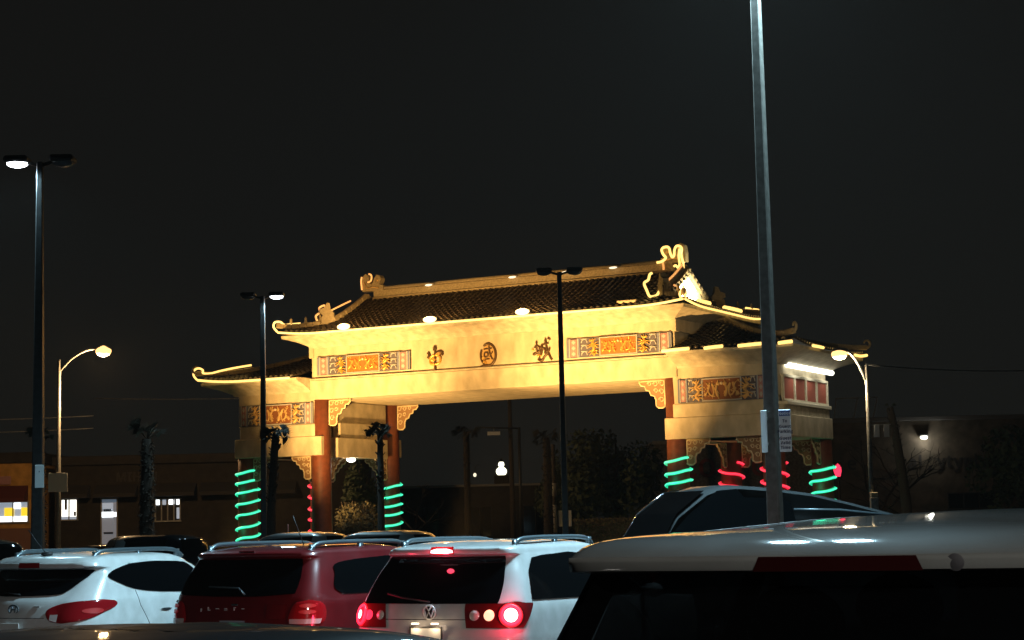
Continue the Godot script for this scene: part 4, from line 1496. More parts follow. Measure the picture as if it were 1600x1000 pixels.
func white_suv() -> void:
	var sp := {"bow": 0.05, "belly": 0.0, "t": [[0.24, 0.86, 0.14, 4.55, 0.2], [0.40, 0.94, 0.03, 4.70, 0.26], [0.62, 0.965, 0.0, 4.75, 0.28], [0.78, 0.965, 0.02, 4.74, 0.28], [0.88, 0.96, 0.06, 4.70, 0.27], [1.00, 0.95, 0.085, 4.62, 0.26], [1.08, 0.935, 0.11, 3.45, 0.24], [1.15, 0.91, 0.15, 3.25, 0.20], [1.40, 0.82, 0.31, 2.85, 0.16], [1.565, 0.745, 0.42, 2.60, 0.14], [1.585, 0.735, 0.36, 2.5, 0.15], [1.63, 0.715, 0.36, 2.42, 0.17], [1.655, 0.69, 0.40, 2.32, 0.2], [1.69, 0.58, 0.62, 2.15, 0.28], [1.71, 0.40, 0.85, 1.95, 0.3], [1.715, 0.16, 1.1, 1.7, 0.14]]}
	var o := thing("suv", "white mid-size suv with lit red brake lights and round badge", "suv", Vector3(-0.90, 0, -17.75), GATE_TURN, "cars parked in the row facing the gate")
	var b := car_basics(o, sp, M.paint_pearl)
	put("rear_window", patch(sp, [[-0.92, 1.11], [0.80, 1.11], [0.84, 1.30], [0.86, 1.565], [-0.90, 1.565], [-0.94, 1.3]], 0.012, 0, 30, 30), M.car_glass, o)
	for sg in [-1, 1]:
		var w := put("side_window", patch(sp, [[0.47, 1.13], [3.05, 1.10], [2.55, 1.50], [1.6, 1.57], [0.78, 1.545], [0.60, 1.42]], 0.010, sg, 26, 34), M.car_glass, o)
		for q in [[1.55, 1.62], [2.6, 2.5]]:
			put("pillar", patch(sp, [[q[0], 1.11], [q[0] + 0.06, 1.11], [q[1] + 0.06 if q[0] < 2 else q[1] + 0.02, 1.55 if q[0] < 2 else 1.50], [q[1] - 0.02, 1.55 if q[0] < 2 else 1.50]], 0.007, sg, 8, 2), M.black_plastic, w)
		put("door_seam", seam(sp, [[1.5, 0.45], [1.5, 1.10]], 0.004, sg), M.black_plastic, o)
		put("door_seam", seam(sp, [[2.55, 0.45], [2.55, 1.10]], 0.004, sg), M.black_plastic, o)
		for z in [1.68, 2.75]:
			put("door_handle", patch(sp, [[z, 0.94], [z + 0.18, 0.94], [z + 0.18, 0.97], [z, 0.97]], 0.02, sg, 3, 5, 0.01), M.paint_pearl, o)
		var l := put("tail_lamp", patch(sp, [[sg * 0.47, 0.885], [sg * 1.08, 0.885], [sg * 1.20, 1.04], [sg * 1.25, 1.125], [sg * 1.0, 1.13], [sg * 0.42, 1.12]] if sg > 0 else [[-0.58, 0.885], [-1.08, 0.885], [-1.30, 1.04], [-1.36, 1.125], [-1.0, 1.13], [-0.62, 1.12]], 0.008, 0, 12, 16), M.lamp_dark, o)
		for q in [[0.56, 0.052, "lamp_clear", 0.05], [0.735, 0.055, "signal_amber", 0.055], [0.955, 0.078, "brake_hot", 0.078]]:
			if sg < 0:
				q = [[0.68, 0.046, "lamp_clear", 0.046], [0.84, 0.05, "brake_red", 0.05], [1.0, 0.06, "brake_hot", 0.07]][[0.56, 0.735, 0.955].find(q[0])]
			var c := skin_out(sp, sg * q[0], 1.005, 0.008)
			var n := (skin_out(sp, sg * q[0], 1.005, 0.05) - c).normalized()
			var s := soft()
			disc(s, c, q[1], n, 0.018, 20)
			put("brake_light" if q[2] != "lamp_clear" else "reversing_light", s, M[q[2]], l)
		var s2 := soft()
		var pts := PackedVector3Array()
		for k in 21:
			var c := skin_out(sp, sg * 0.955, 1.005, 0.012)
			var n := (skin_out(sp, sg * 0.955, 1.005, 0.05) - c).normalized()
			var x := n.cross(Vector3.UP).normalized()
			var y := n.cross(x)
			pts.append(c + (x * cos(TAU * k / 20) + y * sin(TAU * k / 20)) * 0.092)
		tube(s2, pts, 0.014, 6)
		put("brake_ring", s2, M.brake_red, l)
		s2 = soft()
		var hc := skin_out(sp, sg * 0.955, 1.005, 0.004)
		disc(s2, hc, 0.118, (skin_out(sp, sg * 0.955, 1.005, 0.05) - hc).normalized(), 0.012, 22)
		put("brake_reflector", s2, M.brake_dim, l)
		var lc := skin_out(sp, sg * 0.95, 1.005, 0.14)
		omni(o, lc, Color(1.0, 0.03, 0.08), 0.24, 0.06, 8)
		# mirror
		s2 = soft()
		ball(s2, Vector3(sg * 1.06, 1.12, -3.0), Vector3(0.13, 0.085, 0.07), 10, 6)
		put("wing_mirror", s2, M.paint_pearl, o)
	put("spoiler", patch(sp, [[-0.88, 1.59], [0.88, 1.59], [0.88, 1.63], [-0.88, 1.63]], 0.02, 0, 4, 20, 0.01), M.paint_pearl, o)
	var st := put("stop_lamp", patch(sp, smooth_pts([[-0.145, 1.597], [0.145, 1.597], [0.17, 1.612], [0.145, 1.628], [-0.145, 1.628], [-0.17, 1.612]]), 0.036, 0, 8, 12), M.brake_hot, o)
	put("stop_lamp_rim", patch(sp, [[-0.19, 1.588], [0.19, 1.588], [0.19, 1.636], [-0.19, 1.636]], 0.032, 0, 4, 8), M.lamp_red, o)
	omni(o, skin_out(sp, 0.0, 1.61, 0.12), Color(1.0, 0.05, 0.1), 0.10, 0.04, 6)
	# round badge with two letters
	var c := skin_out(sp, 0.0, 1.03, 0.006)
	var n := (skin_out(sp, 0.0, 1.03, 0.05) - c).normalized()
	var s := soft()
	disc(s, c, 0.068, n, 0.008, 24)
	var bd := put("badge", s, M.black_plastic, o)
	s = soft()
	var ringp := PackedVector3Array()
	for k in 25:
		ringp.append(c + n * 0.014 + Vector3(cos(TAU * k / 24), sin(TAU * k / 24), 0) * 0.066)
	tube(s, ringp, 0.010, 6)
	for ln in [[[-0.032, 0.055], [0.0, 0.012], [0.032, 0.055]], [[-0.056, 0.03], [-0.026, -0.052], [0.0, 0.004], [0.026, -0.052], [0.056, 0.03]]]:
		var pp := PackedVector3Array()
		for q in ln:
			pp.append(c + n * 0.024 + Vector3(q[0], q[1], 0))
		tube(s, pp, 0.009, 5)
	put("badge_letters", s, M.badge_silver, bd)
	put("hatch_seam", seam(sp, [[-0.62, 0.965], [0.45, 0.965]], 0.004), M.black_plastic, o)
	# plate recess with two lamps
	var pl := flat()
	var pc := skin_out(sp, 0.0, 0.80, 0.02)
	box(pl, pc, Vector3(0.34, 0.16, 0.012), 0.003)
	put("license_plate", pl, M.plate_white, o)
	pl = flat()
	for e in [[0, 0.09, 0.36, 0.014], [0, -0.09, 0.36, 0.014], [-0.175, 0, 0.014, 0.18], [0.175, 0, 0.014, 0.18]]:
		box(pl, pc + Vector3(e[0], e[1], 0.006), Vector3(e[2], e[3], 0.014))
	put("plate_frame", pl, M.black_plastic, o)
	for sg in [-1, 1]:
		pl = flat()
		box(pl, pc + Vector3(sg * 0.11, 0.125, 0.02), Vector3(0.07, 0.014, 0.03))
		put("plate_lamp", pl, M.plate_lamp, o)
		omni(o, pc + Vector3(sg * 0.11, 0.09, 0.06), Color(1.0, 0.7, 0.42), 0.018, 0.02, 3)
	put("bumper", patch(sp, [[-1.6, 0.42], [1.6, 0.42], [1.6, 0.60], [-1.6, 0.60]], 0.012, 0, 6, 50), M.black_plastic, o)
	s = soft()
	tube(s, PackedVector3Array([skin_out(sp, -0.02, 1.12, 0.02), skin_out(sp, -0.4, 1.16, 0.025), skin_out(sp, -0.62, 1.2, 0.02)]), 0.009, 6)
	put("rear_wiper", s, M.black_plastic, o)
	roof_rails(o, 0.64, 0.60, 1.665, 0.62, 2.5, M.rail_grey, 0.06)
	wheels(o, sp, 0.92, 3.8, 0.37)

func red_suv() -> void:
	var sp := {"bow": 0.06, "belly": 0.0, "t": [[0.24, 0.84, 0.14, 4.55, 0.2], [0.40, 0.92, 0.02, 4.72, 0.26], [0.65, 0.945, 0.0, 4.78, 0.28], [0.85, 0.945, 0.05, 4.74, 0.27], [1.02, 0.935, 0.08, 4.62, 0.25], [1.10, 0.925, 0.10, 3.45, 0.23], [1.18, 0.90, 0.13, 3.25, 0.19], [1.40, 0.835, 0.25, 2.85, 0.15], [1.56, 0.775, 0.34, 2.60, 0.14], [1.585, 0.765, 0.29, 2.5, 0.16], [1.62, 0.75, 0.30, 2.42, 0.18], [1.645, 0.72, 0.35, 2.3, 0.22], [1.68, 0.60, 0.6, 2.1, 0.28], [1.70, 0.40, 0.9, 1.9, 0.3], [1.705, 0.15, 1.2, 1.6, 0.12]]}
	var o := thing("suv", "dark red suv with black rear glass and grey roof rails", "suv", Vector3(-2.99, 0, -19.0), GATE_TURN, "cars parked in the row facing the gate")
	car_basics(o, sp, M.paint_red)
	put("rear_window", patch(sp, [[-0.90, 1.19], [-0.3, 1.175], [0.3, 1.175], [0.78, 1.20], [0.82, 1.36], [0.83, 1.555], [-0.88, 1.555], [-0.95, 1.3]], 0.012, 0, 30, 30), M.car_glass, o)
	for sg in [-1, 1]:
		var w := put("side_window", patch(sp, smooth_pts([[0.72, 1.19], [1.9, 1.17], [3.05, 1.16], [2.75, 1.40], [2.3, 1.53], [1.6, 1.545], [0.80, 1.50], [0.70, 1.40]], 4), 0.010, sg, 26, 34), M.car_glass, o)
		put("window_trim", seam(sp, [[0.74, 1.18], [1.9, 1.16], [3.05, 1.15]], 0.008, sg), M.chrome, o)
		for q in [[1.48, 1.56], [2.4, 2.34]]:
			put("pillar", patch(sp, [[q[0], 1.175], [q[0] + 0.06, 1.175], [q[1] + 0.05, 1.525], [q[1] - 0.01, 1.525]], 0.007, sg, 8, 2), M.rail_grey, w)
		put("door_seam", seam(sp, [[1.42, 0.45], [1.42, 1.16]], 0.004, sg), M.black_plastic, o)
		put("door_seam", seam(sp, [[2.4, 0.45], [2.4, 1.15]], 0.004, sg), M.black_plastic, o)
		for z in [1.55, 2.55]:
			put("door_handle", patch(sp, [[z, 0.98], [z + 0.18, 0.98], [z + 0.18, 1.01], [z, 1.01]], 0.02, sg, 3, 5, 0.01), M.paint_red, o)
		var l := put("tail_lamp", patch(sp, smooth_pts([[sg * 0.80, 0.90], [sg * 1.12, 0.90], [sg * 1.20, 1.02], [sg * 1.12, 1.125], [sg * 0.86, 1.13], [sg * 0.78, 1.02]], 4), 0.010, 0, 12, 12, 0.008), M.lamp_red, o)
		put("reversing_light", patch(sp, [[sg * 0.80, 0.90], [sg * 1.10, 0.90], [sg * 1.12, 0.95], [sg * 0.79, 0.95]], 0.021, 0, 4, 8), M.lamp_clear, l)
		for y in [1.02, 1.08]:
			put("reflector", patch(sp, oval_pts(sg * 0.97, y, 0.09, 0.022), 0.022, 0, 6, 8), M.tail_dim, l)
		var s2 := soft()
		ball(s2, Vector3(sg * 1.04, 1.16, -3.0), Vector3(0.13, 0.085, 0.07), 10, 6)
		put("wing_mirror", s2, M.paint_red, o)
	put("spoiler", patch(sp, [[-0.9, 1.59], [0.9, 1.59], [0.9, 1.615], [-0.9, 1.615]], 0.016, 0, 4, 20, 0.01), M.paint_red, o)
	var s := soft()
	tube(s, PackedVector3Array([skin_out(sp, 0.12, 1.19, 0.02), skin_out(sp, 0.02, 1.25, 0.03), skin_out(sp, -0.45, 1.27, 0.02)]), 0.010, 6)
	put("rear_wiper", s, M.rail_grey, o)
	# widely spaced raised letters, too small to read
	for k in 6:
		var c := skin_out(sp, -0.52 + 0.13 * k, 1.055, 0.006)
		s = flat()
		for q in [[[0, -0.016, 0.008, 0.034]], [[0, -0.016, 0.03, 0.008], [-0.012, 0, 0.008, 0.034]], [[0, 0, 0.034, 0.008]], [[0, 0, 0.03, 0.008], [0, -0.014, 0.03, 0.006]], [[0, 0, 0.008, 0.034], [0.01, 0.012, 0.02, 0.008]], [[0, 0, 0.03, 0.008]]][k]:
			box(s, c + Vector3(q[0], q[1], 0), Vector3(q[2], q[3], 0.01))
		put("raised_letter", s, M.badge_silver, o)
	s = flat()
	box(s, skin_out(sp, 0.0, 1.095, 0.008), Vector3(0.08, 0.018, 0.012), 0.003)
	put("badge", s, M.chrome, o)
	put("hatch_badge", patch(sp, [[0.46, 0.95], [0.72, 0.95], [0.72, 1.10], [0.46, 1.10]], 0.008, 0, 4, 6, 0.004), M.lamp_dark, o)
	put("chrome_strip", patch(sp, [[-0.2, 0.90], [0.18, 0.90], [0.18, 0.935], [-0.2, 0.935]], 0.012, 0, 3, 8), M.panel_grey, o)
	s = flat()
	box(s, skin_out(sp, 0.0, 0.76, 0.02), Vector3(0.32, 0.16, 0.012), 0.003)
	put("license_plate", s, M.plate_white, o)
	put("bumper", patch(sp, [[-1.6, 0.42], [1.6, 0.42], [1.6, 0.62], [-1.6, 0.62]], 0.012, 0, 6, 50), M.black_plastic, o)
	roof_rails(o, 0.66, 0.62, 1.655, 0.5, 2.5, M.rail_grey, 0.06)
	s = soft()
	tube(s, PackedVector3Array([Vector3(0.42, 1.69, -0.75), Vector3(0.42, 2.0, -0.55)]), 0.006, 5)
	put("aerial", s, M.black_plastic, o)
	s = flat()
	box(s, skin_out(sp, 0.0, 1.63, 0.01), Vector3(0.2, 0.016, 0.02), 0.004)
	put("stop_lamp", s, M.lamp_dark, o)
	wheels(o, sp, 0.95, 3.75, 0.36)

func white_crossover() -> void:
	var sp := {"bow": 0.10, "belly": 0.0, "t": [[0.24, 0.82, 0.16, 4.2, 0.22], [0.40, 0.90, 0.03, 4.36, 0.30], [0.65, 0.915, 0.0, 4.41, 0.33], [0.88, 0.915, 0.04, 4.38, 0.33], [1.02, 0.905, 0.09, 4.28, 0.33], [1.12, 0.89, 0.14, 3.25, 0.32], [1.18, 0.87, 0.20, 3.05, 0.30], [1.34, 0.82, 0.36, 2.72, 0.26], [1.475, 0.765, 0.48, 2.5, 0.22], [1.50, 0.755, 0.36, 2.42, 0.20], [1.55, 0.73, 0.37, 2.35, 0.20], [1.60, 0.69, 0.44, 2.2, 0.22], [1.63, 0.60, 0.66, 2.02, 0.28], [1.65, 0.42, 0.95, 1.8, 0.3], [1.655, 0.16, 1.2, 1.5, 0.12]]}
	var o := thing("crossover", "white compact crossover with curved rear glass and slanted tail lamps", "car", Vector3(-5.62, 0, -20.2), GATE_TURN, "cars parked in the row facing the gate")
	car_basics(o, sp, M.paint_white)
	put("rear_window", patch(sp, smooth_pts([[-0.55, 1.185], [0.0, 1.18], [0.55, 1.19], [0.76, 1.22], [0.88, 1.33], [0.96, 1.42], [0.90, 1.466], [0.0, 1.468], [-0.90, 1.466], [-0.96, 1.42], [-0.88, 1.33], [-0.76, 1.22]], 4), 0.012, 0, 32, 34), M.car_glass, o)
	for sg in [-1, 1]:
		var w := put("side_window", patch(sp, smooth_pts([[0.72, 1.385], [0.84, 1.32], [1.15, 1.225], [1.7, 1.175], [2.9, 1.145], [2.75, 1.25], [2.4, 1.43], [2.0, 1.515], [1.3, 1.525], [0.88, 1.46]], 5), 0.010, sg, 28, 34), M.car_glass, o)
		put("pillar", patch(sp, [[1.05, 1.24], [1.11, 1.235], [1.16, 1.52], [1.12, 1.52]], 0.007, sg, 8, 2), M.rail_grey, w)
		put("pillar", patch(sp, [[2.0, 1.18], [2.07, 1.18], [1.98, 1.51], [1.93, 1.51]], 0.007, sg, 8, 2), M.black_plastic, w)
		put("door_seam", seam(sp, [[1.12, 1.22], [1.16, 1.05], [1.36, 0.75], [1.5, 0.45]], 0.004, sg), M.black_plastic, o)
		put("door_seam", seam(sp, [[2.05, 1.17], [2.08, 0.45]], 0.004, sg), M.black_plastic, o)
		for z in [1.5, 2.5]:
			var s3 := patch(sp, smooth_pts([[z, 0.985], [z + 0.10, 0.965], [z + 0.20, 0.985], [z + 0.16, 0.995], [z + 0.04, 0.995]], 4), 0.012, sg, 4, 8)
			put("door_handle", s3, M.black_plastic, o)
		var l := put("tail_lamp", patch(sp, smooth_pts([[sg * 0.60, 1.03], [sg * 0.66, 0.93], [sg * 0.85, 0.895], [sg * 1.05, 0.93], [sg * 1.26, 1.03], [sg * 1.34, 1.10], [sg * 1.25, 1.135], [sg * 1.05, 1.135], [sg * 0.8, 1.10]], 4), 0.010, 0, 14, 18, 0.006), M.lamp_red, o)
		put("reversing_light", patch(sp, [[sg * 0.68, 0.925], [sg * 0.80, 0.905], [sg * 0.80, 0.985], [sg * 0.68, 0.985]], 0.019, 0, 4, 6), M.lamp_clear, l)
		put("reflector", patch(sp, oval_pts(sg * 1.10, 1.02, 0.10, 0.03), 0.020, 0, 6, 8), M.tail_dim, l)
		var s2 := soft()
		ball(s2, Vector3(sg * 1.0, 1.12, -2.85), Vector3(0.13, 0.08, 0.07), 10, 6)
		put("wing_mirror", s2, M.paint_white, o)
	put("spoiler", patch(sp, [[-0.95, 1.50], [0.95, 1.50], [0.90, 1.545], [-0.90, 1.545]], 0.02, 0, 4, 24, 0.012), M.paint_white, o)
	put("stop_lamp", patch(sp, [[-0.22, 1.503], [0.22, 1.503], [0.22, 1.54], [-0.22, 1.54]], 0.036, 0, 4, 8), M.lamp_red, o)
	var c := skin_out(sp, 0.0, 1.045, 0.008)
	var s := soft()
	var rp := PackedVector3Array()
	for k in 25:
		rp.append(c + Vector3(cos(TAU * k / 24) * 0.07, sin(TAU * k / 24) * 0.05, 0))
	tube(s, rp, 0.008, 6)
	tube(s, PackedVector3Array([c + Vector3(-0.035, -0.035, 0), c + Vector3(-0.018, 0.032, 0)]), 0.008, 5)
	tube(s, PackedVector3Array([c + Vector3(0.02, -0.032, 0), c + Vector3(0.037, 0.035, 0)]), 0.008, 5)
	tube(s, PackedVector3Array([c + Vector3(-0.026, 0.0, 0.003), c + Vector3(0.028, 0.004, 0.003)]), 0.008, 5)
	put("badge", s, M.rail_grey, o)
	s = flat()
	box(s, skin_out(sp, 0.42, 1.075, 0.006), Vector3(0.09, 0.02, 0.01), 0.003)
	put("model_script", s, M.badge_silver, o)
	put("hatch_seam", seam(sp, [[-0.58, 0.955], [0.58, 0.955]], 0.004), M.black_plastic, o)
	s = flat()
	box(s, skin_out(sp, 0.0, 0.82, 0.016), Vector3(0.32, 0.16, 0.012), 0.003)
	put("license_plate", s, M.plate_white, o)
	put("bumper", patch(sp, [[-1.5, 0.42], [1.5, 0.42], [1.5, 0.60], [-1.5, 0.60]], 0.012, 0, 6, 50), M.black_plastic, o)
	roof_rails(o, 0.58, 0.58, 1.625, 0.72, 2.3, M.rail_grey, 0.045)
	s = soft()
	tube(s, PackedVector3Array([Vector3(0.0, 1.64, -0.62), Vector3(-0.06, 1.80, -0.5), Vector3(-0.09, 1.92, -0.42)]), 0.006, 5)
	ball(s, Vector3(0.0, 1.645, -0.62), Vector3(0.07, 0.03, 0.07), 10, 5)
	put("aerial", s, M.black_plastic, o)
	s = soft()
	tube(s, PackedVector3Array([skin_out(sp, 0.0, 1.19, 0.02), skin_out(sp, -0.4, 1.21, 0.025)]), 0.009, 6)
	put("rear_wiper", s, M.black_plastic, o)
	wheels(o, sp, 0.9, 3.5, 0.35)

func near_suv() -> void:
	# only its roof, spoiler lip and the top of its rear glass reach into view; the rest is plain
	var o := thing("suv", "silver suv seen close from behind with long spoiler lip over black rear glass", "suv", Vector3(0.73, 0, -4.2), -26.0)
	var s := soft()
	var H := func(d: float) -> float:
		return 1.803 + 0.066 * (1.0 - exp(-d / 0.16)) + 0.034 * smoothstep(0.1, 2.4, d) - 0.05 * smoothstep(2.9, 3.6, d)
	var W := func(d: float) -> float:
		return 0.735 + 0.01 * smoothstep(0.0, 0.5, d) - 0.05 * smoothstep(2.2, 3.4, d)
	var rows := []
	for i in 41:
		var d := 3.4 * pow(i / 40.0, 1.6)
		var row := PackedVector3Array()
		for j in 41:
			var t := (j - 20) / 20.0
			var a := absf(t)
			var x: float = W.call(d) * signf(t) * (a * 1.02 if a < 0.8 else 0.816 + 0.184 * sin((a - 0.8) / 0.2 * PI / 2))
			var fall: float = 0.030 * a * a + (0.0 if a < 0.8 else (0.06 + 0.02 * minf(d, 0.5)) * (1.0 - cos((a - 0.8) / 0.2 * PI / 2)))
			fall *= lerpf(0.05, 1.0, smoothstep(0.0, 0.9, d))
			var z: float = d + 0.10 * t * t * (1.0 - minf(d / 1.5, 1.0)) + (0.05 * pow(a, 8.0) * (1.0 - minf(d / 1.0, 1.0)))
			row.append(Vector3(x, H.call(d) - fall, -z))
		rows.append(row)
	sheet(s, rows, false, true)
	put("roof", s, M.paint_silver, o)
	for sg in [-1.0, 1.0]:
		s = soft()
		var dp := PackedVector3Array()
		for i in 25:
			var d := 0.25 + 2.6 * i / 24.0
			dp.append(Vector3(sg * (W.call(d) as float) * 0.78, (H.call(d) as float) - 0.0205, -d))
		tube(s, dp, 0.006, 6)
		put("roof_seam", s, M.black_plastic, o)
	# the lip: a narrow face turned to the viewer, then tucked under
	var edge: PackedVector3Array = rows[0]
	s = soft()
	var lip := []
	for q in [[0.0, 0.0], [0.006, 0.004], [0.010, -0.010], [0.004, -0.030]]:
		var row := PackedVector3Array()
		for p in edge:
			row.append(p + Vector3(0, q[1] - 0.001, q[0]))
		lip.append(row)
	sheet(s, lip)
	put("spoiler", s, M.paint_silver, o)
	s = flat()
	var under := []
	for q in [[0.004, -0.031], [-0.10, -0.040], [-0.22, -0.03]]:
		var row := PackedVector3Array()
		for p in edge:
			row.append(p + Vector3(0, q[1], q[0]))
		under.append(row)
	sheet(s, under)
	put("spoiler_underside", s, M.black_plastic, o)
	s = flat()
	var e0 := []
	for k in 9:
		e0.append(edge[20].lerp(edge[12 + k * 2], 0.0))
	var strip := []
	for q in [[0.012, 0.0], [0.0125, -0.034]]:
		var row := PackedVector3Array()
		for k in 13:
			var x := -0.185 + 0.37 * k / 12.0 + (0.015 if q[1] < 0 else 0.0) * signf(k - 6.0)
			row.append(Vector3(x, 1.803 + q[1], q[0] - 0.10 * pow(x / 0.685, 2.0)))
		strip.append(row)
	sheet(s, strip)
	put("stop_lamp", s, M.lamp_unlit, o)
	s = soft()
	disc(s, Vector3(0.27, 1.786, -0.006), 0.020, Vector3(0, -0.2, 1), 0.003, 16)
	put("rear_camera", s, M.black_plastic, o)
	# greenhouse
	s = soft()
	var gl := []
	for q in [[0.695, 1.775, 0.07, 0.06], [0.79, 1.55, 0.0, 0.07], [0.92, 1.20, -0.09, 0.09]]:
		var row := PackedVector3Array()
		for k in 15:
			var t := (k - 7) / 7.0
			row.append(Vector3(t * (q[0] as float), q[1], -(q[2] as float) - 0.10 * t * t - 0.04 * pow(absf(t), 6.0)))
		gl.append(row)
	sheet(s, gl)
	put("rear_window", s, M.tinted_pane, o)
	for sg in [-1.0, 1.0]:
		s = flat()
		sheet(s, [PackedVector3Array([Vector3(sg * 0.69, 1.78, -0.20), Vector3(sg * 0.725, 1.78, -0.50)]), PackedVector3Array([Vector3(sg * 0.80, 1.55, -0.13), Vector3(sg * 0.83, 1.55, -0.45)]), PackedVector3Array([Vector3(sg * 0.93, 1.20, -0.06), Vector3(sg * 0.95, 1.20, -0.34)])])
		put("rear_pillar", s, M.paint_black, o)
		s = flat()
		sheet(s, [PackedVector3Array([Vector3(sg * 0.725, 1.79, -0.50), Vector3(sg * 0.73, 1.80, -1.6), Vector3(sg * 0.68, 1.79, -2.7), Vector3(sg * 0.66, 1.76, -3.0)]), PackedVector3Array([Vector3(sg * 0.95, 1.20, -0.34), Vector3(sg * 0.955, 1.18, -1.6), Vector3(sg * 0.92, 1.14, -3.0), Vector3(sg * 0.90, 1.12, -3.75)])])
		put("side_window", s, M.clear_pane, o)
		s = soft()
		bar(s, Vector3(sg * 0.70, 1.80, -1.6), Vector3(sg * 0.945, 1.18, -1.6), 0.10, 0.04)
		put("pillar", s, M.black_plastic, o)
		s = soft()
		bar(s, Vector3(sg * 0.63, 1.78, -3.05), Vector3(sg * 0.90, 1.12, -3.8), 0.08, 0.06)
		put("front_pillar", s, M.paint_silver, o)
		s = soft()
		ball(s, Vector3(sg * 1.08, 1.2, -3.4), Vector3(0.14, 0.1, 0.08), 10, 6)
		put("wing_mirror", s, M.paint_silver, o)
	s = flat()
	sheet(s, [PackedVector3Array([Vector3(-0.62, 1.77, -3.1), Vector3(0.62, 1.77, -3.1)]), PackedVector3Array([Vector3(-0.88, 1.14, -3.8), Vector3(0.88, 1.14, -3.8)])])
	put("windscreen", s, M.clear_pane, o)
	# lower body
	var sp := {"bow": 0.06, "belly": 0.0, "t": [[0.26, 0.88, 0.02, 4.6, 0.2], [0.45, 0.96, -0.10, 4.76, 0.25], [0.75, 0.975, -0.12, 4.8, 0.27], [1.0, 0.97, -0.11, 4.76, 0.26], [1.12, 0.955, -0.10, 4.70, 0.25], [1.19, 0.93, -0.08, 4.60, 0.24]]}
	put("body", car_shell(sp), M.paint_silver, o)
	put("bumper", patch(sp, [[-1.6, 0.42], [1.6, 0.42], [1.6, 0.66], [-1.6, 0.66]], 0.012, 0, 6, 50), M.black_plastic, o)
	for sg in [-1, 1]:
		put("tail_lamp", patch(sp, [[sg * 0.78, 0.85], [sg * 1.2, 0.88], [sg * 1.24, 1.15], [sg * 0.80, 1.15]], 0.01, 0, 8, 10, 0.006), M.lamp_red, o)
	s = flat()
	box(s, skin_out(sp, 0.0, 0.95, 0.016), Vector3(0.32, 0.16, 0.012), 0.003)
	put("license_plate", s, M.plate_white, o)
	# seats with headrests behind the glass
	for q in [[-0.48, 1.2], [0.48, 1.2], [-0.42, 2.2], [0.42, 2.2]]:
		s = soft()
		box(s, Vector3(q[0], 1.30, -q[1]), Vector3(0.46, 0.30, 0.14), 0.05)
		var st := put("seat", s, M.seat, o)
		s = soft()
		ball(s, Vector3(q[0], 1.575, -q[1]), Vector3(0.155, 0.115, 0.07), 20, 12)
		put("headrest", s, M.seat, st)
	wheels(o, sp, 0.9, 3.8, 0.38)

func dark_car_close() -> void:
	var sp := {"bow": 0.08, "belly": 0.0, "t": [[0.22, 0.82, 0.16, 4.2, 0.22], [0.40, 0.90, 0.03, 4.36, 0.30], [0.65, 0.92, 0.0, 4.41, 0.33], [0.95, 0.91, 0.06, 4.32, 0.33], [1.06, 0.89, 0.12, 3.3, 0.30], [1.16, 0.87, 0.18, 3.05, 0.28], [1.34, 0.80, 0.32, 2.7, 0.26], [1.45, 0.745, 0.40, 2.5, 0.24], [1.50, 0.71, 0.38, 2.42, 0.22], [1.56, 0.66, 0.42, 2.3, 0.24], [1.60, 0.58, 0.60, 2.1, 0.28], [1.625, 0.42, 0.85, 1.85, 0.3], [1.635, 0.16, 1.2, 1.5, 0.12]]}
	var o := thing("crossover", "blue-black car roof speckled with lamp reflections in front of the white crossover", "car", Vector3(-1.76, 0, -3.75), GATE_TURN)
	car_basics(o, sp, M.paint_black)
	put("rear_window", patch(sp, [[-0.8, 1.08], [0.8, 1.08], [0.8, 1.44], [-0.8, 1.44]], 0.010, 0, 24, 24), M.car_glass, o)
	for sg in [-1, 1]:
		put("side_window", patch(sp, [[0.7, 1.10], [3.0, 1.08], [2.5, 1.44], [0.8, 1.47]], 0.010, sg, 20, 24), M.car_glass, o)
		put("tail_lamp", patch(sp, [[sg * 0.7, 0.80], [sg * 1.15, 0.82], [sg * 1.15, 1.0], [sg * 0.7, 1.0]], 0.008, 0, 8, 10, 0.006), M.lamp_red, o)
		var s2 := soft()
		ball(s2, Vector3(sg * 1.0, 1.08, -2.9), Vector3(0.12, 0.08, 0.07), 10, 6)
		put("wing_mirror", s2, M.paint_black, o)
	var s := flat()
	box(s, skin_out(sp, 0.0, 0.80, 0.016), Vector3(0.32, 0.16, 0.012), 0.003)
	put("license_plate", s, M.plate_white, o)
	wheels(o, sp, 0.9, 3.5, 0.34)

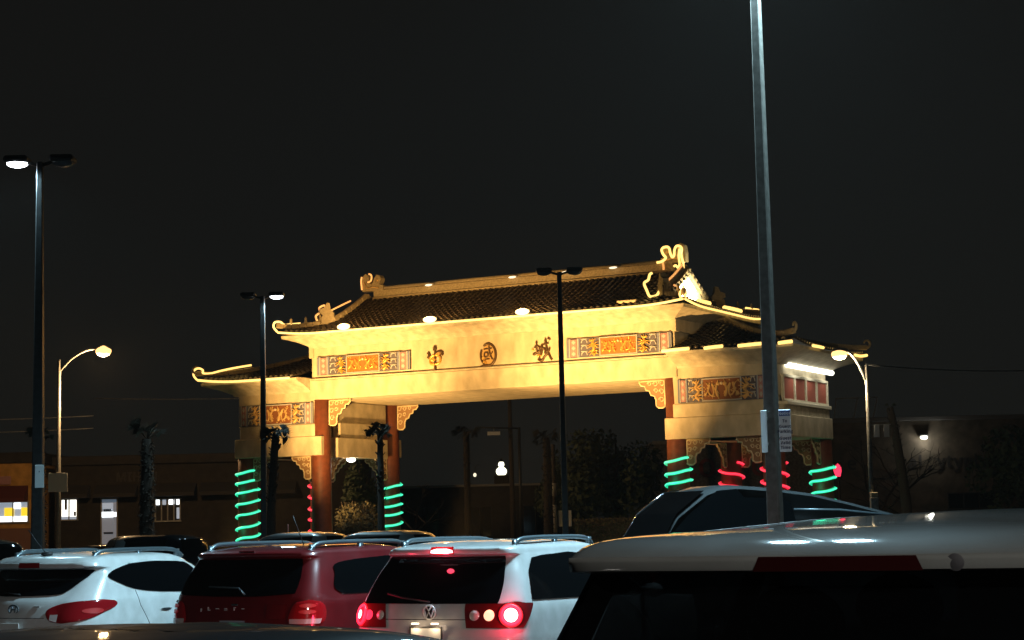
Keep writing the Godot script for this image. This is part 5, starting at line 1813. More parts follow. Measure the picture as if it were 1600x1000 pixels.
# distant cars, kept simple; the kind chooses the roof shape
func far_car_proto(kind: String) -> Node3D:
	var sp := {"bow": 0.08, "belly": 0.0, "t": []}
	if kind == "sedan":
		sp.t = [[0.22, 0.82, 0.12, 4.5, 0.25], [0.55, 0.9, 0.0, 4.65, 0.3], [0.85, 0.89, 0.06, 4.55, 0.3], [0.97, 0.86, 0.3, 4.2, 0.28], [1.03, 0.82, 0.7, 3.35, 0.26], [1.3, 0.69, 1.2, 2.8, 0.24], [1.42, 0.56, 1.5, 2.5, 0.25], [1.46, 0.2, 1.8, 2.2, 0.15]]
	else:
		sp.t = [[0.24, 0.84, 0.12, 4.4, 0.25], [0.6, 0.93, 0.0, 4.6, 0.3], [0.95, 0.92, 0.05, 4.5, 0.3], [1.06, 0.89, 0.1, 3.5, 0.28], [1.35, 0.8, 0.3, 2.95, 0.22], [1.6, 0.68, 0.45, 2.6, 0.22], [1.70, 0.5, 0.7, 2.3, 0.25], [1.73, 0.2, 1.1, 1.9, 0.15]]
	var top: float = sp.t[-1][0]
	var o := thing(kind, "", "car")
	put("body", car_shell(sp), M.paint_grey, o)
	var yb := 1.06 if kind == "sedan" else 1.12
	put("rear_window", patch(sp, [[-0.8, yb], [0.8, yb], [0.8, top - 0.12], [-0.8, top - 0.12]], 0.004, 0, 8, 10), M.car_glass, o)
	put("windscreen", patch(sp, [[3.22, yb], [4.0, yb], [4.0, top - 0.13], [3.22, top - 0.13]], 0.004, 0, 8, 8), M.car_glass, o)
	put("windscreen", patch(sp, [[-4.0, yb], [-3.22, yb], [-3.22, top - 0.13], [-4.0, top - 0.13]], 0.004, 0, 8, 8), M.car_glass, o)
	for sg in [-1, 1]:
		put("side_window", patch(sp, [[0.8 if kind != "sedan" else 1.35, yb], [3.1, yb], [2.6, top - 0.14], [0.8 if kind != "sedan" else 1.75, top - 0.12]], 0.004, sg, 8, 14), M.car_glass, o)
		put("tail_lamp", patch(sp, [[sg * 0.75, 0.75], [sg * 1.15, 0.75], [sg * 1.15, 0.95], [sg * 0.75, 0.95]], 0.008, 0, 4, 6), M.lamp_red, o)
		put("headlamp", patch(sp, [[sg * 3.0, 0.66], [sg * 3.5, 0.66], [sg * 3.5, 0.8], [sg * 3.0, 0.8]], 0.008, 0, 4, 6), M.lamp_clear, o)
	wheels(o, sp, 0.9, 3.6, 0.34)
	return o

func far_cars() -> void:
	var proto := {"sedan": far_car_proto("sedan"), "suv": far_car_proto("suv")}
	var first := {}
	# kind, x, depth, turn, paint, lit headlamps, label
	var list := [
		["suv", -12.5, 46, 62.0, "paint_silver", false, "pale suv parked below the lit shop window with yellow goods"],
		["sedan", -13.6, 58, -150.0, "paint_black", true, "black sedan with lit headlamps facing us before the bright double window"],
		["suv", -11.0, 52, -160.0, "paint_grey", true, "grey suv with one bright headlamp before the thick shaggy palm"],
		["sedan", -7.4, 37, 62.0, "paint_blue", false, "dark blue sedan side-on behind the white crossover roof"],
		["suv", -8.3, 49, 62.0, "paint_black", false, "black suv side-on in front of the outermost green-wound column"],
		["suv", -4.3, 48, 62.0, "paint_grey", false, "grey suv behind the red suv's roof rails"],
		["suv", -1.9, 46, 62.0, "paint_grey", false, "grey suv side-on beyond the white suv's roof"],
		["sedan", -0.4, 46, 62.0, "paint_red", false, "dark red sedan side-on below the utility pole"],
		["sedan", 1.9, 40, -28.0, "paint_silver", false, "silver sedan just past the white suv's nose"],
	]
	for q in list:
		var o: Node3D
		if first.has(q[0]):
			o = proto[q[0]].duplicate()
			o.name = numbered(q[0])
			add_child(o, true)
		else:
			o = proto[q[0]]
			first[q[0]] = true
		o.position = Vector3(q[1], 0, -q[2])
		o.rotation_degrees.y = q[3]
		o.set_meta("label", q[6])
		o.set_meta("group", "distant cars between the parked row and the gate")
		(o.get_node("body") as MeshInstance3D).material_override = M[q[4]]
		for c in o.get_children():
			if String(c.name).begins_with("headlamp"):
				(c as MeshInstance3D).material_override = M.headlamp if q[5] else M.lamp_clear

# tall grey hatchback whose black rear glass rises over the near roof
func grey_hatch() -> void:
	var o := thing("hatchback", "tall slate grey hatchback with black rear glass behind the silver roof", "car", Vector3(1.62, 0, -26.0), -74.0)
	# side outline along the car, (distance from the rear, height)
	var prof := [[0.02, 0.35], [0.0, 0.8], [0.08, 1.30], [0.20, 1.62], [0.42, 1.95], [0.86, 2.26], [1.08, 2.33], [1.35, 2.34], [1.85, 2.30], [2.45, 2.22], [3.05, 2.08], [3.75, 1.90], [4.2, 1.55], [4.5, 1.2], [4.62, 0.8], [4.6, 0.35]]
	var s := soft()
	var rows := []
	for t in [-1.0, -0.97, -0.8, -0.4, 0.0, 0.4, 0.8, 0.97, 1.0]:
		var row := PackedVector3Array()
		for p in prof:
			var tuck := 0.86 if p[1] > 1.4 else 0.98
			var drop := 0.07 * pow(absf(t), 4.0) if p[1] > 1.2 else 0.0
			row.append(Vector3(t * 0.93 * (tuck if absf(t) > 0.9 else 1.0), p[1] - drop, -p[0]))
		rows.append(row)
	sheet(s, rows)
	fan(s, rows[0])
	fan(s, rows[-1], true)
	put("body", s, M.paint_slate, o)
	for sg in [-1.0, 1.0]:
		s = flat()
		prism(s, PackedVector2Array([Vector2(0.12, 1.36), Vector2(2.25, 1.36), Vector2(2.05, 2.05), Vector2(1.95, 2.13), Vector2(1.35, 2.15), Vector2(1.24, 2.27), Vector2(0.95, 2.25), Vector2(0.48, 1.90), Vector2(0.22, 1.62)]), -0.01, 0.01, Transform3D(Basis(Vector3(0, 0, -1), Vector3.UP, Vector3(1, 0, 0)), Vector3(sg * 0.945, 0, 0)))
		put("side_window", s, M.car_glass, o)
		s = flat()
		prism(s, PackedVector2Array([Vector2(2.40, 1.50), Vector2(3.3, 1.50), Vector2(3.2, 1.72), Vector2(2.5, 1.84)]), -0.01, 0.01, Transform3D(Basis(Vector3(0, 0, -1), Vector3.UP, Vector3(1, 0, 0)), Vector3(sg * 0.945, 0, 0)))
		put("side_window", s, M.car_glass, o)
		s = soft()
		tube(s, PackedVector3Array([Vector3(sg * 0.94, 1.97, -2.1), Vector3(sg * 0.94, 1.95, -2.8), Vector3(sg * 0.93, 1.86, -3.6)]), 0.018, 6)
		put("window_trim", s, M.rail_grey, o)
		if sg > 0:
			continue
		s = soft()
		tube(s, PackedVector3Array([Vector3(sg * 0.80, 1.55, -0.12), Vector3(sg * 0.80, 1.97, -0.40), Vector3(sg * 0.80, 2.25, -0.80), Vector3(sg * 0.80, 2.31, -1.12)]), 0.009, 6)
		put("glass_edge", s, M.chrome, o)
	s = flat()
	sheet(s, [PackedVector3Array([Vector3(-0.90, 1.36, -0.04), Vector3(0.90, 1.36, -0.04)]), PackedVector3Array([Vector3(-0.88, 1.62, -0.17), Vector3(0.88, 1.62, -0.17)]), PackedVector3Array([Vector3(-0.82, 1.95, -0.385), Vector3(0.82, 1.95, -0.385)]), PackedVector3Array([Vector3(-0.79, 2.26, -0.82), Vector3(0.79, 2.26, -0.82)])])
	put("rear_window", s, M.car_glass, o)
	for sg in [-1.0, 1.0]:
		s = flat()
		box(s, Vector3(sg * 0.8, 1.05, 0.0), Vector3(0.18, 0.3, 0.06), 0.02)
		put("tail_lamp", s, M.lamp_red, o)
	wheels(o, {"bow": 0.05, "t": [[0.2, 0.93, 0, 4.6, 0.2], [2.0, 0.93, 0, 4.6, 0.2]]}, 0.9, 3.7, 0.36)
# ---------------------------------------------------------------- surroundings
func ground() -> void:
	var s := flat()
	sheet(s, [PackedVector3Array([Vector3(-400, 0, 200), Vector3(400, 0, 200)]), PackedVector3Array([Vector3(-400, 0, -800), Vector3(400, 0, -800)])], false)
	structure("ground", s, M.asphalt)
	s = flat()
	box(s, Vector3(0, 0.06, -98), Vector3(160, 0.12, 3.0), 0.02)
	structure("sidewalk", s, M.concrete)
	s = flat()
	box(s, Vector3(-22, 0.06, -62), Vector3(26, 0.12, 2.4), 0.02)
	structure("kerb_strip", s, M.concrete)
	s = flat()
	for k in 9:
		var a := Vector3(-9.5 + 2.45 * k, 0.004, -21.5 + 1.31 * k)
		var d := Vector3(0.4726, 0, -0.8813)
		var n := Vector3(0.8813, 0, 0.4726) * 0.05
		quad(s, a - n, a + n, a + n + d * 5.0, a - n + d * 5.0)
	structure("road_markings", s, M.road_paint)

func window_unit(b: Node3D, x0: float, x1: float, y0: float, y1: float, z: float, bars: int, fill: Material, parts := [], frame: Material = null) -> void:
	var s := flat()
	var w := x1 - x0
	var h := y1 - y0
	for e in [[x0 + w / 2, y0, w + 0.12, 0.08], [x0 + w / 2, y1, w + 0.12, 0.08]]:
		box(s, Vector3(e[0], e[1], z + 0.04), Vector3(e[2], e[3], 0.12), 0.01)
	for k in bars + 1:
		box(s, Vector3(x0 + w * k / bars, y0 + h / 2, z + 0.04), Vector3(0.07, h, 0.10), 0.01)
	var f := put("window", s, frame if frame else M.trim_grey, b)
	for k in bars:
		s = flat()
		box(s, Vector3(x0 + w * (k + 0.5) / bars, y0 + h / 2, z + 0.012), Vector3(w / bars - 0.07, h - 0.08, 0.02))
		put("pane", s, fill, f)
	for p in parts:
		s = flat()
		box(s, Vector3(x0 + w * p[0], y0 + h * p[1], z + 0.05), Vector3(w * p[2], h * p[3], 0.05), 0.02)
		put(p[5] if p.size() > 5 else "display_light", s, M[p[4]], f)

func awning(b: Node3D, x0: float, x1: float, y0: float, y1: float, z: float, out: float, m: Material) -> void:
	var s := flat()
	prism(s, PackedVector2Array([Vector2(0, y1), Vector2(-out, y0 + 0.2), Vector2(-out, y0), Vector2(0, y0)]), x0, x1, Transform3D(Basis(Vector3(0, 0, -1), Vector3.UP, Vector3(1, 0, 0)), Vector3(0, 0, z)))
	put("awning", s, m, b)

func buildings() -> void:
	var s: SurfaceTool
	# orange shop at the left edge
	var b := thing("orange_shop", "orange shop with dark red awning over a brightly lit window", "building", Vector3(-30, 0, -100))
	s = flat()
	box(s, Vector3(-1.0, 2.85, -5), Vector3(9.2, 5.7, 10), 0.03)
	put("wall", s, M.wall_orange, b)
	s = flat()
	box(s, Vector3(-1.0, 5.95, -5), Vector3(9.5, 0.6, 10.3), 0.03)
	put("parapet", s, M.wall_dark, b)
	s = flat()
	box(s, Vector3(-1.0, 1.05, 0.03), Vector3(9.2, 2.1, 0.10), 0.01)
	put("brick_base", s, M.brick_base, b)
	awning(b, -3.0, 3.28, 3.52, 4.42, 0.05, 0.9, M.awning_red)
	window_unit(b, -1.6, 3.3, 2.42, 3.55, 0.06, 6, M.shop_dim, [[0.5, 0.16, 0.99, 0.26, "shop_white"], [0.79, 0.5, 0.11, 0.42, "shop_yellow", "yellow_goods"], [0.96, 0.5, 0.075, 0.42, "shop_yellow", "yellow_goods"], [0.62, 0.5, 0.11, 0.42, "shop_yellow", "yellow_goods"], [0.42, 0.5, 0.11, 0.42, "shop_yellow", "yellow_goods"], [0.875, 0.80, 0.085, 0.28, "shop_white"]])
	s = flat()
	box(s, Vector3(1.9, 4.72, 0.12), Vector3(0.9, 0.45, 0.1), 0.02)
	put("wall_sign", s, M.panel_pink, b)
	# brown row of shops
	b = thing("shop_row", "low brown row of shops with dark awnings and three lit openings", "building", Vector3(-18, 0, -100))
	s = flat()
	box(s, Vector3(1.0, 2.75, -5.1), Vector3(16.6, 5.5, 10), 0.03)
	put("wall", s, M.wall_brown, b)
	s = flat()
	box(s, Vector3(1.0, 5.7, -5.0), Vector3(16.8, 0.5, 10.3), 0.03)
	put("parapet", s, M.wall_dark, b)
	for q in [[-6.8, -5.3], [-5.0, -2.7], [-1.85, 0.5], [0.75, 3.2], [3.6, 6.0]]:
		awning(b, q[0], q[1], 3.66, 4.36, 0.0, 0.8, M.awning_dark)
	window_unit(b, -6.93, -6.04, 2.48, 3.62, -0.06, 2, M.shop_warm, [[0.5, 0.10, 0.98, 0.14, "shop_dim"], [0.30, 0.74, 0.16, 0.5, "shop_shade", "hanging_card"], [0.86, 0.30, 0.14, 0.22, "shop_shade", "hanging_card"]])
	window_unit(b, -4.72, -3.85, 0.2, 3.60, -0.06, 1, M.shop_blue, [[0.5, 0.745, 1.04, 0.085, "shop_white"], [0.40, 0.88, 0.66, 0.10, "shop_dim", "door_pane"], [0.44, 0.82, 0.52, 0.02, "shop_blue_pale", "door_rail"], [0.86, 0.5, 0.2, 0.9, "shop_blue", "door_panel"], [0.40, 0.815, 0.50, 0.05, "awning_dark", "door_panel"], [0.45, 0.45, 0.6, 0.03, "awning_dark", "door_bar"]])
	window_unit(b, -1.76, -0.40, 2.30, 3.52, -0.06, 4, M.wall_dark, [[0.1, 0.86, 0.15, 0.26, "shop_white"], [0.36, 0.86, 0.15, 0.26, "shop_dim"], [0.66, 0.88, 0.24, 0.28, "shop_white"], [0.92, 0.86, 0.15, 0.26, "shop_white"], [0.92, 0.35, 0.13, 0.5, "shop_dim"]])
	letters("MIHYH", 0.7, 0.05, M.letter_dark, b, "lettering", Transform3D(Basis.IDENTITY, Vector3(-2.8, 4.75, -0.06)), true)
	# dark low building straight through the gate
	b = thing("low_building", "dark low building with a pale roof edge seen through the gate", "building", Vector3(-4, 0, -110))
	s = flat()
	box(s, Vector3(0, 2.0, -4), Vector3(13, 4.0, 8), 0.03)
	put("wall", s, M.wall_dark, b)
	s = flat()
	box(s, Vector3(0.0, 4.05, -3.9), Vector3(13.3, 0.14, 8.3), 0.02)
	put("roof_edge", s, M.trim_grey, b)
	s = flat()
	box(s, Vector3(3.15, 4.38, -0.4), Vector3(0.9, 0.55, 0.7), 0.03)
	put("parapet_block", s, M.wall_dark, b)
	for x in [-4.6, -2.2, 1.0, 4.4]:
		window_unit(b, x, x + 1.5, 1.0, 2.8, 0.0, 2, M.car_glass, [], M.awning_dark)
	# brown wall on the right with painted letters
	b = thing("brown_hall", "long brown hall with dark wall lettering lit by one white lamp", "building", Vector3(25.5, 0, -110))
	s = flat()
	box(s, Vector3(0, 3.68, -6), Vector3(13.6, 7.36, 12), 0.03)
	put("wall", s, M.wall_tan, b)
	s = flat()
	box(s, Vector3(0, 7.48, -6), Vector3(13.9, 0.26, 12.3), 0.03)
	put("roof_edge", s, M.roof_trim, b)
	letters("e", 1.1, 0.05, M.letter_dark, b, "lettering", Transform3D(Basis.IDENTITY, Vector3(-5.2, 4.85, 0.02)), true)
	letters("al , ytypla", 1.05, 0.05, M.letter_dark, b, "lettering_001", Transform3D(Basis.IDENTITY, Vector3(0.6, 4.85, 0.02)), true)
	window_unit(b, 0.5, 3.3, 2.0, 2.95, 0.0, 3, M.car_glass, [], M.awning_dark)
	b = thing("grey_hall", "grey hall with faint red letters seen between the gate columns", "building", Vector3(13.6, 0, -113))
	s = flat()
	box(s, Vector3(0, 3.2, -6), Vector3(9.8, 6.4, 12), 0.03)
	put("wall", s, M.concrete, b)
	s = flat()
	box(s, Vector3(0, 6.5, -6), Vector3(10.1, 0.24, 12.3), 0.03)
	put("roof_edge", s, M.trim_grey, b)
	letters("CO   PO", 1.55, 0.06, M.letter_red, b, "lettering", Transform3D(Basis.IDENTITY, Vector3(-0.6, 4.85, 0.02)), true)
	for x in [-3.4, -0.6, 2.2]:
		window_unit(b, x, x + 1.6, 0.6, 2.6, 0.0, 2, M.car_glass, [], M.awning_dark)
	# skeleton sign frame on the hall roof
	var o := thing("roof_sign_frame", "bare metal sign frame standing on the brown hall roof", "sign frame", Vector3(20.6, 7.61, -111))
	s = flat()
	for e in [[-1.1, 0, -0.9, 1.25], [0.1, 0, 0.4, 1.25], [1.3, 0, 1.6, 1.25], [-0.9, 1.25, 1.6, 1.3], [-1.1, 0.04, 1.3, 0.04]]:
		bar(s, Vector3(e[0], e[1], 0), Vector3(e[2], e[3], 0), 0.06, 0.06)
	put("frame", s, M.galvanised, o)
	o = thing("wall_lamp", "white lamp glowing high on the brown hall wall", "lamp", Vector3(24.66, 6.2, -109.98))
	s = flat()
	box(s, Vector3(0, 0.28, 0.22), Vector3(0.5, 0.12, 0.42), 0.03)
	put("lamp_cover", s, M.pole_dark, o)
	s = soft()
	ball(s, Vector3(0, 0.14, 0.26), Vector3(0.24, 0.14, 0.18), 12, 8)
	put("lens", s, M.tube_white, o)
	omni(o, Vector3(0.08, -0.12, 0.62), Color(0.95, 0.95, 0.85), 1.2, 0.15, 12)

func leaf_cloud(s: SurfaceTool, c: Vector3, r: Vector3, n: int, size: float, sd: int, shell := 0.45) -> void:
	var g := RandomNumberGenerator.new()
	g.seed = sd
	var lumps := []
	for k in 14:
		lumps.append(c + Vector3(g.randfn(), g.randfn(), g.randfn()).normalized() * r * g.randf_range(0.35, 0.85))
	for k in n:
		var l: Vector3 = lumps[g.randi() % lumps.size()]
		var d := Vector3(g.randfn(), g.randfn(), g.randfn()).normalized()
		var p := l + d * r * shell * g.randf_range(0.6, 1.0)
		var x := Vector3(g.randfn(), g.randfn(), g.randfn()).normalized()
		var y := x.cross(d).normalized() * 0.5
		var z := size * g.randf_range(0.6, 1.3)
		quad(s, p - x * z, p + y * z, p + x * z, p - y * z)

func broadleaf(label: String, at: Vector3, h: float, r: Vector3, n: int, leaf: Material, sd: int, size := 0.14, cat := "tree", called := "broadleaf_tree") -> void:
	var o := thing(called, label, cat, at)
	var s := soft()
	var g := RandomNumberGenerator.new()
	g.seed = sd
	tube(s, curve([Vector3.ZERO, Vector3(0.05, h * 0.3, 0.03), Vector3(-0.04, h * 0.6, 0), Vector3(0, h * 0.9, 0)], 4), maxf(0.05, h * 0.028), 8, 0.03)
	for k in 9:
		var y := h * g.randf_range(0.35, 0.75)
		var a := g.randf() * TAU
		var e := Vector3(cos(a) * r.x, h - r.y * g.randf_range(0.2, 1.3), sin(a) * r.z) * Vector3(0.7, 1, 0.7)
		tube(s, curve([Vector3(0, y, 0), Vector3(0, y, 0).lerp(e, 0.5) + Vector3(0, -0.12, 0), e], 4), h * 0.012, 6, 0.012)
	put("trunk", s, M.bark, o)
	if n > 0:
		s = flat()
		leaf_cloud(s, Vector3(0, h - r.y, 0), r, n, size, sd + 1)
		var c := put("crown", s, leaf, o)
		c.set_meta("kind", "stuff")

func bare_tree(label: String, at: Vector3, h: float, sd: int) -> void:
	var o := thing("bare_tree", label, "tree", at)
	var g := RandomNumberGenerator.new()
	g.seed = sd
	var s := soft()
	var stack := [[Vector3.ZERO, Vector3.UP, h * 0.34, h * 0.022, 0]]
	while stack.size() > 0:
		var q: Array = stack.pop_back()
		var p: Vector3 = q[0]
		var d: Vector3 = q[1]
		var e: Vector3 = p + d * q[2]
		var mid: Vector3 = p.lerp(e, 0.5) + Vector3(g.randfn(), g.randfn(), g.randfn()) * 0.04 * q[2]
		tube(s, PackedVector3Array([p, mid, e]), q[3], 5, q[3] * 0.65, false)
		if q[4] < 5:
			for k in (3 if q[4] < 2 else 2):
				var nd := (d + Vector3(g.randfn(), g.randfn() * 0.5 + 0.15, g.randfn()) * 0.55).normalized()
				stack.append([e, nd, q[2] * g.randf_range(0.62, 0.82), q[3] * 0.62, q[4] + 1])
	put("trunk", s, M.bark, o)

# a fan palm, its fronds tied up or hanging
func palm(label: String, at: Vector3, h: float, r0: float, r1: float, head: float, fronds: int, tied: float, shaggy: bool, sd: int, lean := 0.0) -> void:
	var o := thing("fan_palm", label, "palm tree", at, 0.0, "palms around the gate")
	var g := RandomNumberGenerator.new()
	g.seed = sd
	var s := soft()
	var top := Vector3(lean, h, 0)
	var pts := PackedVector3Array()
	for k in 15:
		var t := k / 14.0
		pts.append(Vector3(lean * t * t, h * t, 0) + Vector3(g.randfn(), 0, g.randfn()) * 0.006)
	tube(s, pts, r0, 12, r1)
	put("trunk", s, M.bark, o)
	# leaf-base stubs
	s = flat()
	for k in (300 if shaggy else 60):
		var t := g.randf_range(0.1, 0.99) if shaggy else g.randf_range(0.55, 1.0)
		var a := g.randf() * TAU
		var r := lerpf(r0, r1, t)
		var p := Vector3(lean * t * t, h * t, 0) + Vector3(cos(a), 0, sin(a)) * r * 0.9
		var d := Vector3(cos(a) * 0.8, 0.9 if not shaggy else g.randf_range(-1.2, 0.6), sin(a) * 0.8).normalized()
		bar(s, p, p + d * g.randf_range(0.06, 0.15), 0.06, 0.02)
	var st := put("leaf_bases", s, M.frond_dry if shaggy else M.bark, o)
	st.set_meta("kind", "stuff")
	for k in fronds:
		s = flat()
		var a := TAU * k / fronds * 2.4 + g.randf()
		var up := lerpf(g.randf_range(-0.9, 1.0), g.randf_range(0.7, 1.6), tied)
		var d := Vector3(cos(a), up, sin(a)).normalized()
		var l := head * g.randf_range(0.7, 1.1)
		var c := top + d * l * 0.5
		bar(s, top, c, 0.025, 0.015)
		var side := d.cross(Vector3(-sin(a) * 0.3 + g.randfn() * 0.3, 0.4, cos(a) * 0.3)).normalized()
		var n := d.cross(side)
		for j in 11:
			var t := (j - 5) / 5.0
			var e := (d * (1.0 - 0.35 * absf(t)) + side * t * 0.9).normalized()
			var tip := c + e * l * 0.55 + Vector3(0, -0.15 * l * (1 - tied) * absf(t) - 0.06 * l, 0)
			var wv := n.cross(e).normalized() * 0.011
			tri(s, c - wv, c + wv, tip + n * 0.02)
			quad(s, c - wv, c + wv, c.lerp(tip, 0.55) + wv * 1.6, c.lerp(tip, 0.55) - wv * 1.6)
		put("frond", s, M.frond if g.randf() > 0.35 else M.frond_dry, o)

func street_things() -> void:
	var s: SurfaceTool
	# lamp posts
	lot_lamp("tall pale grey lamp post rising out of the picture beside the silver suv", Vector3(2.83, 0, -20), GATE_TURN, [true, true], M.pole_grey, 0.165, 0.088, 125.0)
	lot_lamp("dark lamp post before the orange shop with its shop-side lamp lit", Vector3(-9.06, 0, -34.6), 0.0, [true, false], M.pole_dark, 0.25, 0.11, 40.0)
	lot_lamp("dark lamp post standing against the gate's low roof with one lamp lit", Vector3(-7.73, 0, -56), 0.0, [false, true], M.pole_dark, 0.19, 0.14, 32.0)
	lot_lamp("dark lamp post crossing the gate's main roof with neither lamp lit", Vector3(1.39, 0, -52), 0.0, [false, false], M.pole_dark, 0.19, 0.13, 0.0)
	lot_lamp("lamp post standing behind the viewer outside the picture", Vector3(4.6, 0, 7.0), GATE_TURN, [true, true], M.pole_dark, 0.21, 0.12, 150.0, Color(1.0, 0.93, 0.86))
	street_lamp("street lamp glowing orange above the brown row of shops", Vector3(-20.3, 0, -81), 0.0, 1.95)
	street_lamp("street lamp glowing just before the gate's end eave", Vector3(10.9, 0, -56), 180.0, 0.78, 6.78, 13.0, Color(1.0, 0.76, 0.44))
	# notices
	var t := GATE_TURN
	var bx := Basis(Vector3.UP, deg_to_rad(t))
	panel_sign("white parking notice with a blue heading facing us on the tall post", Vector3(2.955, 2.58, -19.87), -12.0, 0.13, 0.46, "Notice", [["To", 0.73], ["Guest", 0.60], ["Parking", 0.48], ["Guest", 0.32], ["Valid", 0.21], ["Time", 0.10]])
	panel_sign("white parking notice seen nearly edge-on on the tall post's other side", Vector3(2.735, 2.58, -19.94), -68.0, 0.12, 0.46, "", [])
	panel_sign("small pale notice on the dark post before the orange shop", Vector3(-9.0, 2.72, -34.46), 0.0, 0.17, 0.43, "", [["P", 0.7]])
	panel_sign("pale square sign hung on the shop-side street lamp pole", Vector3(-20.3, 3.62, -80.85), 0.0, 0.86, 0.84, "", [])
	panel_sign("pale square sign beside the wooden post through the gate", Vector3(2.26, 1.58, -85), 0.0, 0.6, 0.74, "", [])
	for q in [[11.13, "white banner card hung nearest to the street lamp pole at the gate's end"], [11.43, "white banner card hung farther out from the street lamp pole at the gate's end"]]:
		panel_sign(q[1], Vector3(q[0], 4.20, -55.93), 0.0, 0.17, 0.38, "", [])
	var o := thing("banner_arm", "thin cross arm carrying two white cards on the street lamp at the gate's end", "bracket", Vector3(10.92, 4.48, -55.98))
	s = flat()
	bar(s, Vector3(0, 0.10, 0), Vector3(0.66, 0.10, 0), 0.03, 0.03)
	put("arm", s, M.galvanised, o)
	o = thing("junction_box", "pale junction box low on the street lamp pole at the gate's end", "box", Vector3(10.95, 1.85, -55.86))
	s = flat()
	box(s, Vector3(0, 0.30, 0), Vector3(0.24, 0.42, 0.14), 0.02)
	put("cabinet", s, M.galvanised, o)
	s = flat()
	box(s, Vector3(0, 0.60, 0.0), Vector3(0.22, 0.14, 0.12), 0.02)
	put("cover", s, M.bracket_rim, o)
	# hand signal
	o = thing("hand_signal", "red glowing hand signal beside the farthest green-wound column", "traffic signal", Vector3(15.52, 0, -88))
	s = soft()
	tube(s, PackedVector3Array([Vector3(0.1, 0, -0.2), Vector3(0.1, 4.4, -0.2)]), 0.06, 10)
	put("pole", s, M.pole_dark, o)
	s = flat()
	box(s, Vector3(0, 3.96, 0), Vector3(0.46, 0.78, 0.26), 0.03)
	put("housing", s, M.black_plastic, o)
	s = flat()
	prism(s, PackedVector2Array([Vector2(-0.10, 3.66), Vector2(0.12, 3.66), Vector2(0.18, 3.90), Vector2(0.17, 4.12), Vector2(0.12, 4.12), Vector2(0.11, 4.22), Vector2(0.05, 4.22), Vector2(0.04, 4.28), Vector2(-0.02, 4.28), Vector2(-0.03, 4.22), Vector2(-0.09, 4.22), Vector2(-0.11, 3.98), Vector2(-0.20, 4.04), Vector2(-0.20, 3.94)]), 0.13, 0.15)
	put("hand", s, M.hand_red, o)
	omni(o, Vector3(0, 3.96, 0.5), Color(1, 0.04, 0.08), 0.03, 0.1, 4)
	# utility pole, mast arm and street name
	o = thing("utility_pole", "thin wooden utility pole seen through the gate opening", "utility pole", Vector3(-0.25, 0, -100))
	s = soft()
	tube(s, PackedVector3Array([Vector3(0.08, 0, 0), Vector3(0, 9.6, 0)]), 0.17, 10, 0.10)
	put("pole", s, M.wood_pole, o)
	s = flat()
	bar(s, Vector3(-1.0, 9.2, 0.1), Vector3(1.0, 9.25, 0.1), 0.1, 0.12)
	put("crossarm", s, M.wood_pole, o)
	o = thing("mast_arm", "dark signal mast arm reaching out across the road beyond the gate", "signal mast", Vector3(0.25, 0, -99.2))
	s = soft()
	tube(s, PackedVector3Array([Vector3(0, 0, 0), Vector3(0, 6.95, 0)]), 0.11, 10, 0.08)
	put("pole", s, M.pole_dark, o)
	s = soft()
	tube(s, PackedVector3Array([Vector3(0, 6.9, 0), Vector3(-2.4, 7.0, 0)]), 0.05, 8, 0.035)
	put("arm", s, M.pole_dark, o)
	o = thing("street_name_sign", "small pale street name plate hanging from the mast arm", "sign", Vector3(-1.13, 6.55, -99.1))
	s = flat()
	box(s, Vector3(0, 0.10, 0), Vector3(0.70, 0.21, 0.02), 0.004)
	put("sign_plate", s, M.sign_white, o)
	s = flat()
	box(s, Vector3(0, 0.28, 0), Vector3(0.03, 0.2, 0.02))
	put("hanger", s, M.galvanised, o)
	# wooden post with pale bands
	o = thing("wooden_post", "wooden post with pale bands standing through the gate", "post", Vector3(1.78, 0, -85))
	s = soft()
	tube(s, PackedVector3Array([Vector3(-0.03, 0, 0), Vector3(0.0, 5.4, 0)]), 0.11, 10, 0.09)
	put("post", s, M.wood_pole, o)
	for q in [[1.3, 2.6], [3.0, 3.6]]:
		s = soft()
		tube(s, PackedVector3Array([Vector3(0, q[0], 0), Vector3(0, q[1], 0)]), 0.118, 10)
		put("pale_band", s, M.trim_grey, o)
	# lit snowman on the parapet and a bare bulb
	o = thing("snowman_light", "glowing white snowman figure on the parapet through the gate", "lit figure", Vector3(-0.85, 4.66, -110.4))
	s = soft()
	ball(s, Vector3(0, 0.22, 0), Vector3(0.33, 0.28, 0.30), 14, 8)
	put("body_glow", s, M.snowman_glow, o)
	s = soft()
	ball(s, Vector3(0.0, 0.64, 0), Vector3(0.18, 0.20, 0.18), 12, 8)
	put("head_glow", s, M.snowman_glow, o)
	s = soft()
	lathe(s, Vector3(0, 0.80, 0), [[0.17, 0.0], [0.17, 0.02], [0.1, 0.03], [0.09, 0.16]], 12)
	put("hat", s, M.black_plastic, o)
	o = thing("bare_bulb", "small yellow bulb beside the dark palm through the gate", "lamp", Vector3(-2.23, 4.3, -100))
	s = soft()
	ball(s, Vector3(0, 0.14, 0), Vector3(0.09, 0.11, 0.09), 10, 6)
	put("bulb", s, M.small_bulb, o)
	s = soft()
	tube(s, PackedVector3Array([Vector3(0, 0.2, 0), Vector3(0.02, 0.6, 0), Vector3(0.3, 0.7, -0.1)]), 0.015, 5)
	put("cable", s, M.rubber, o)
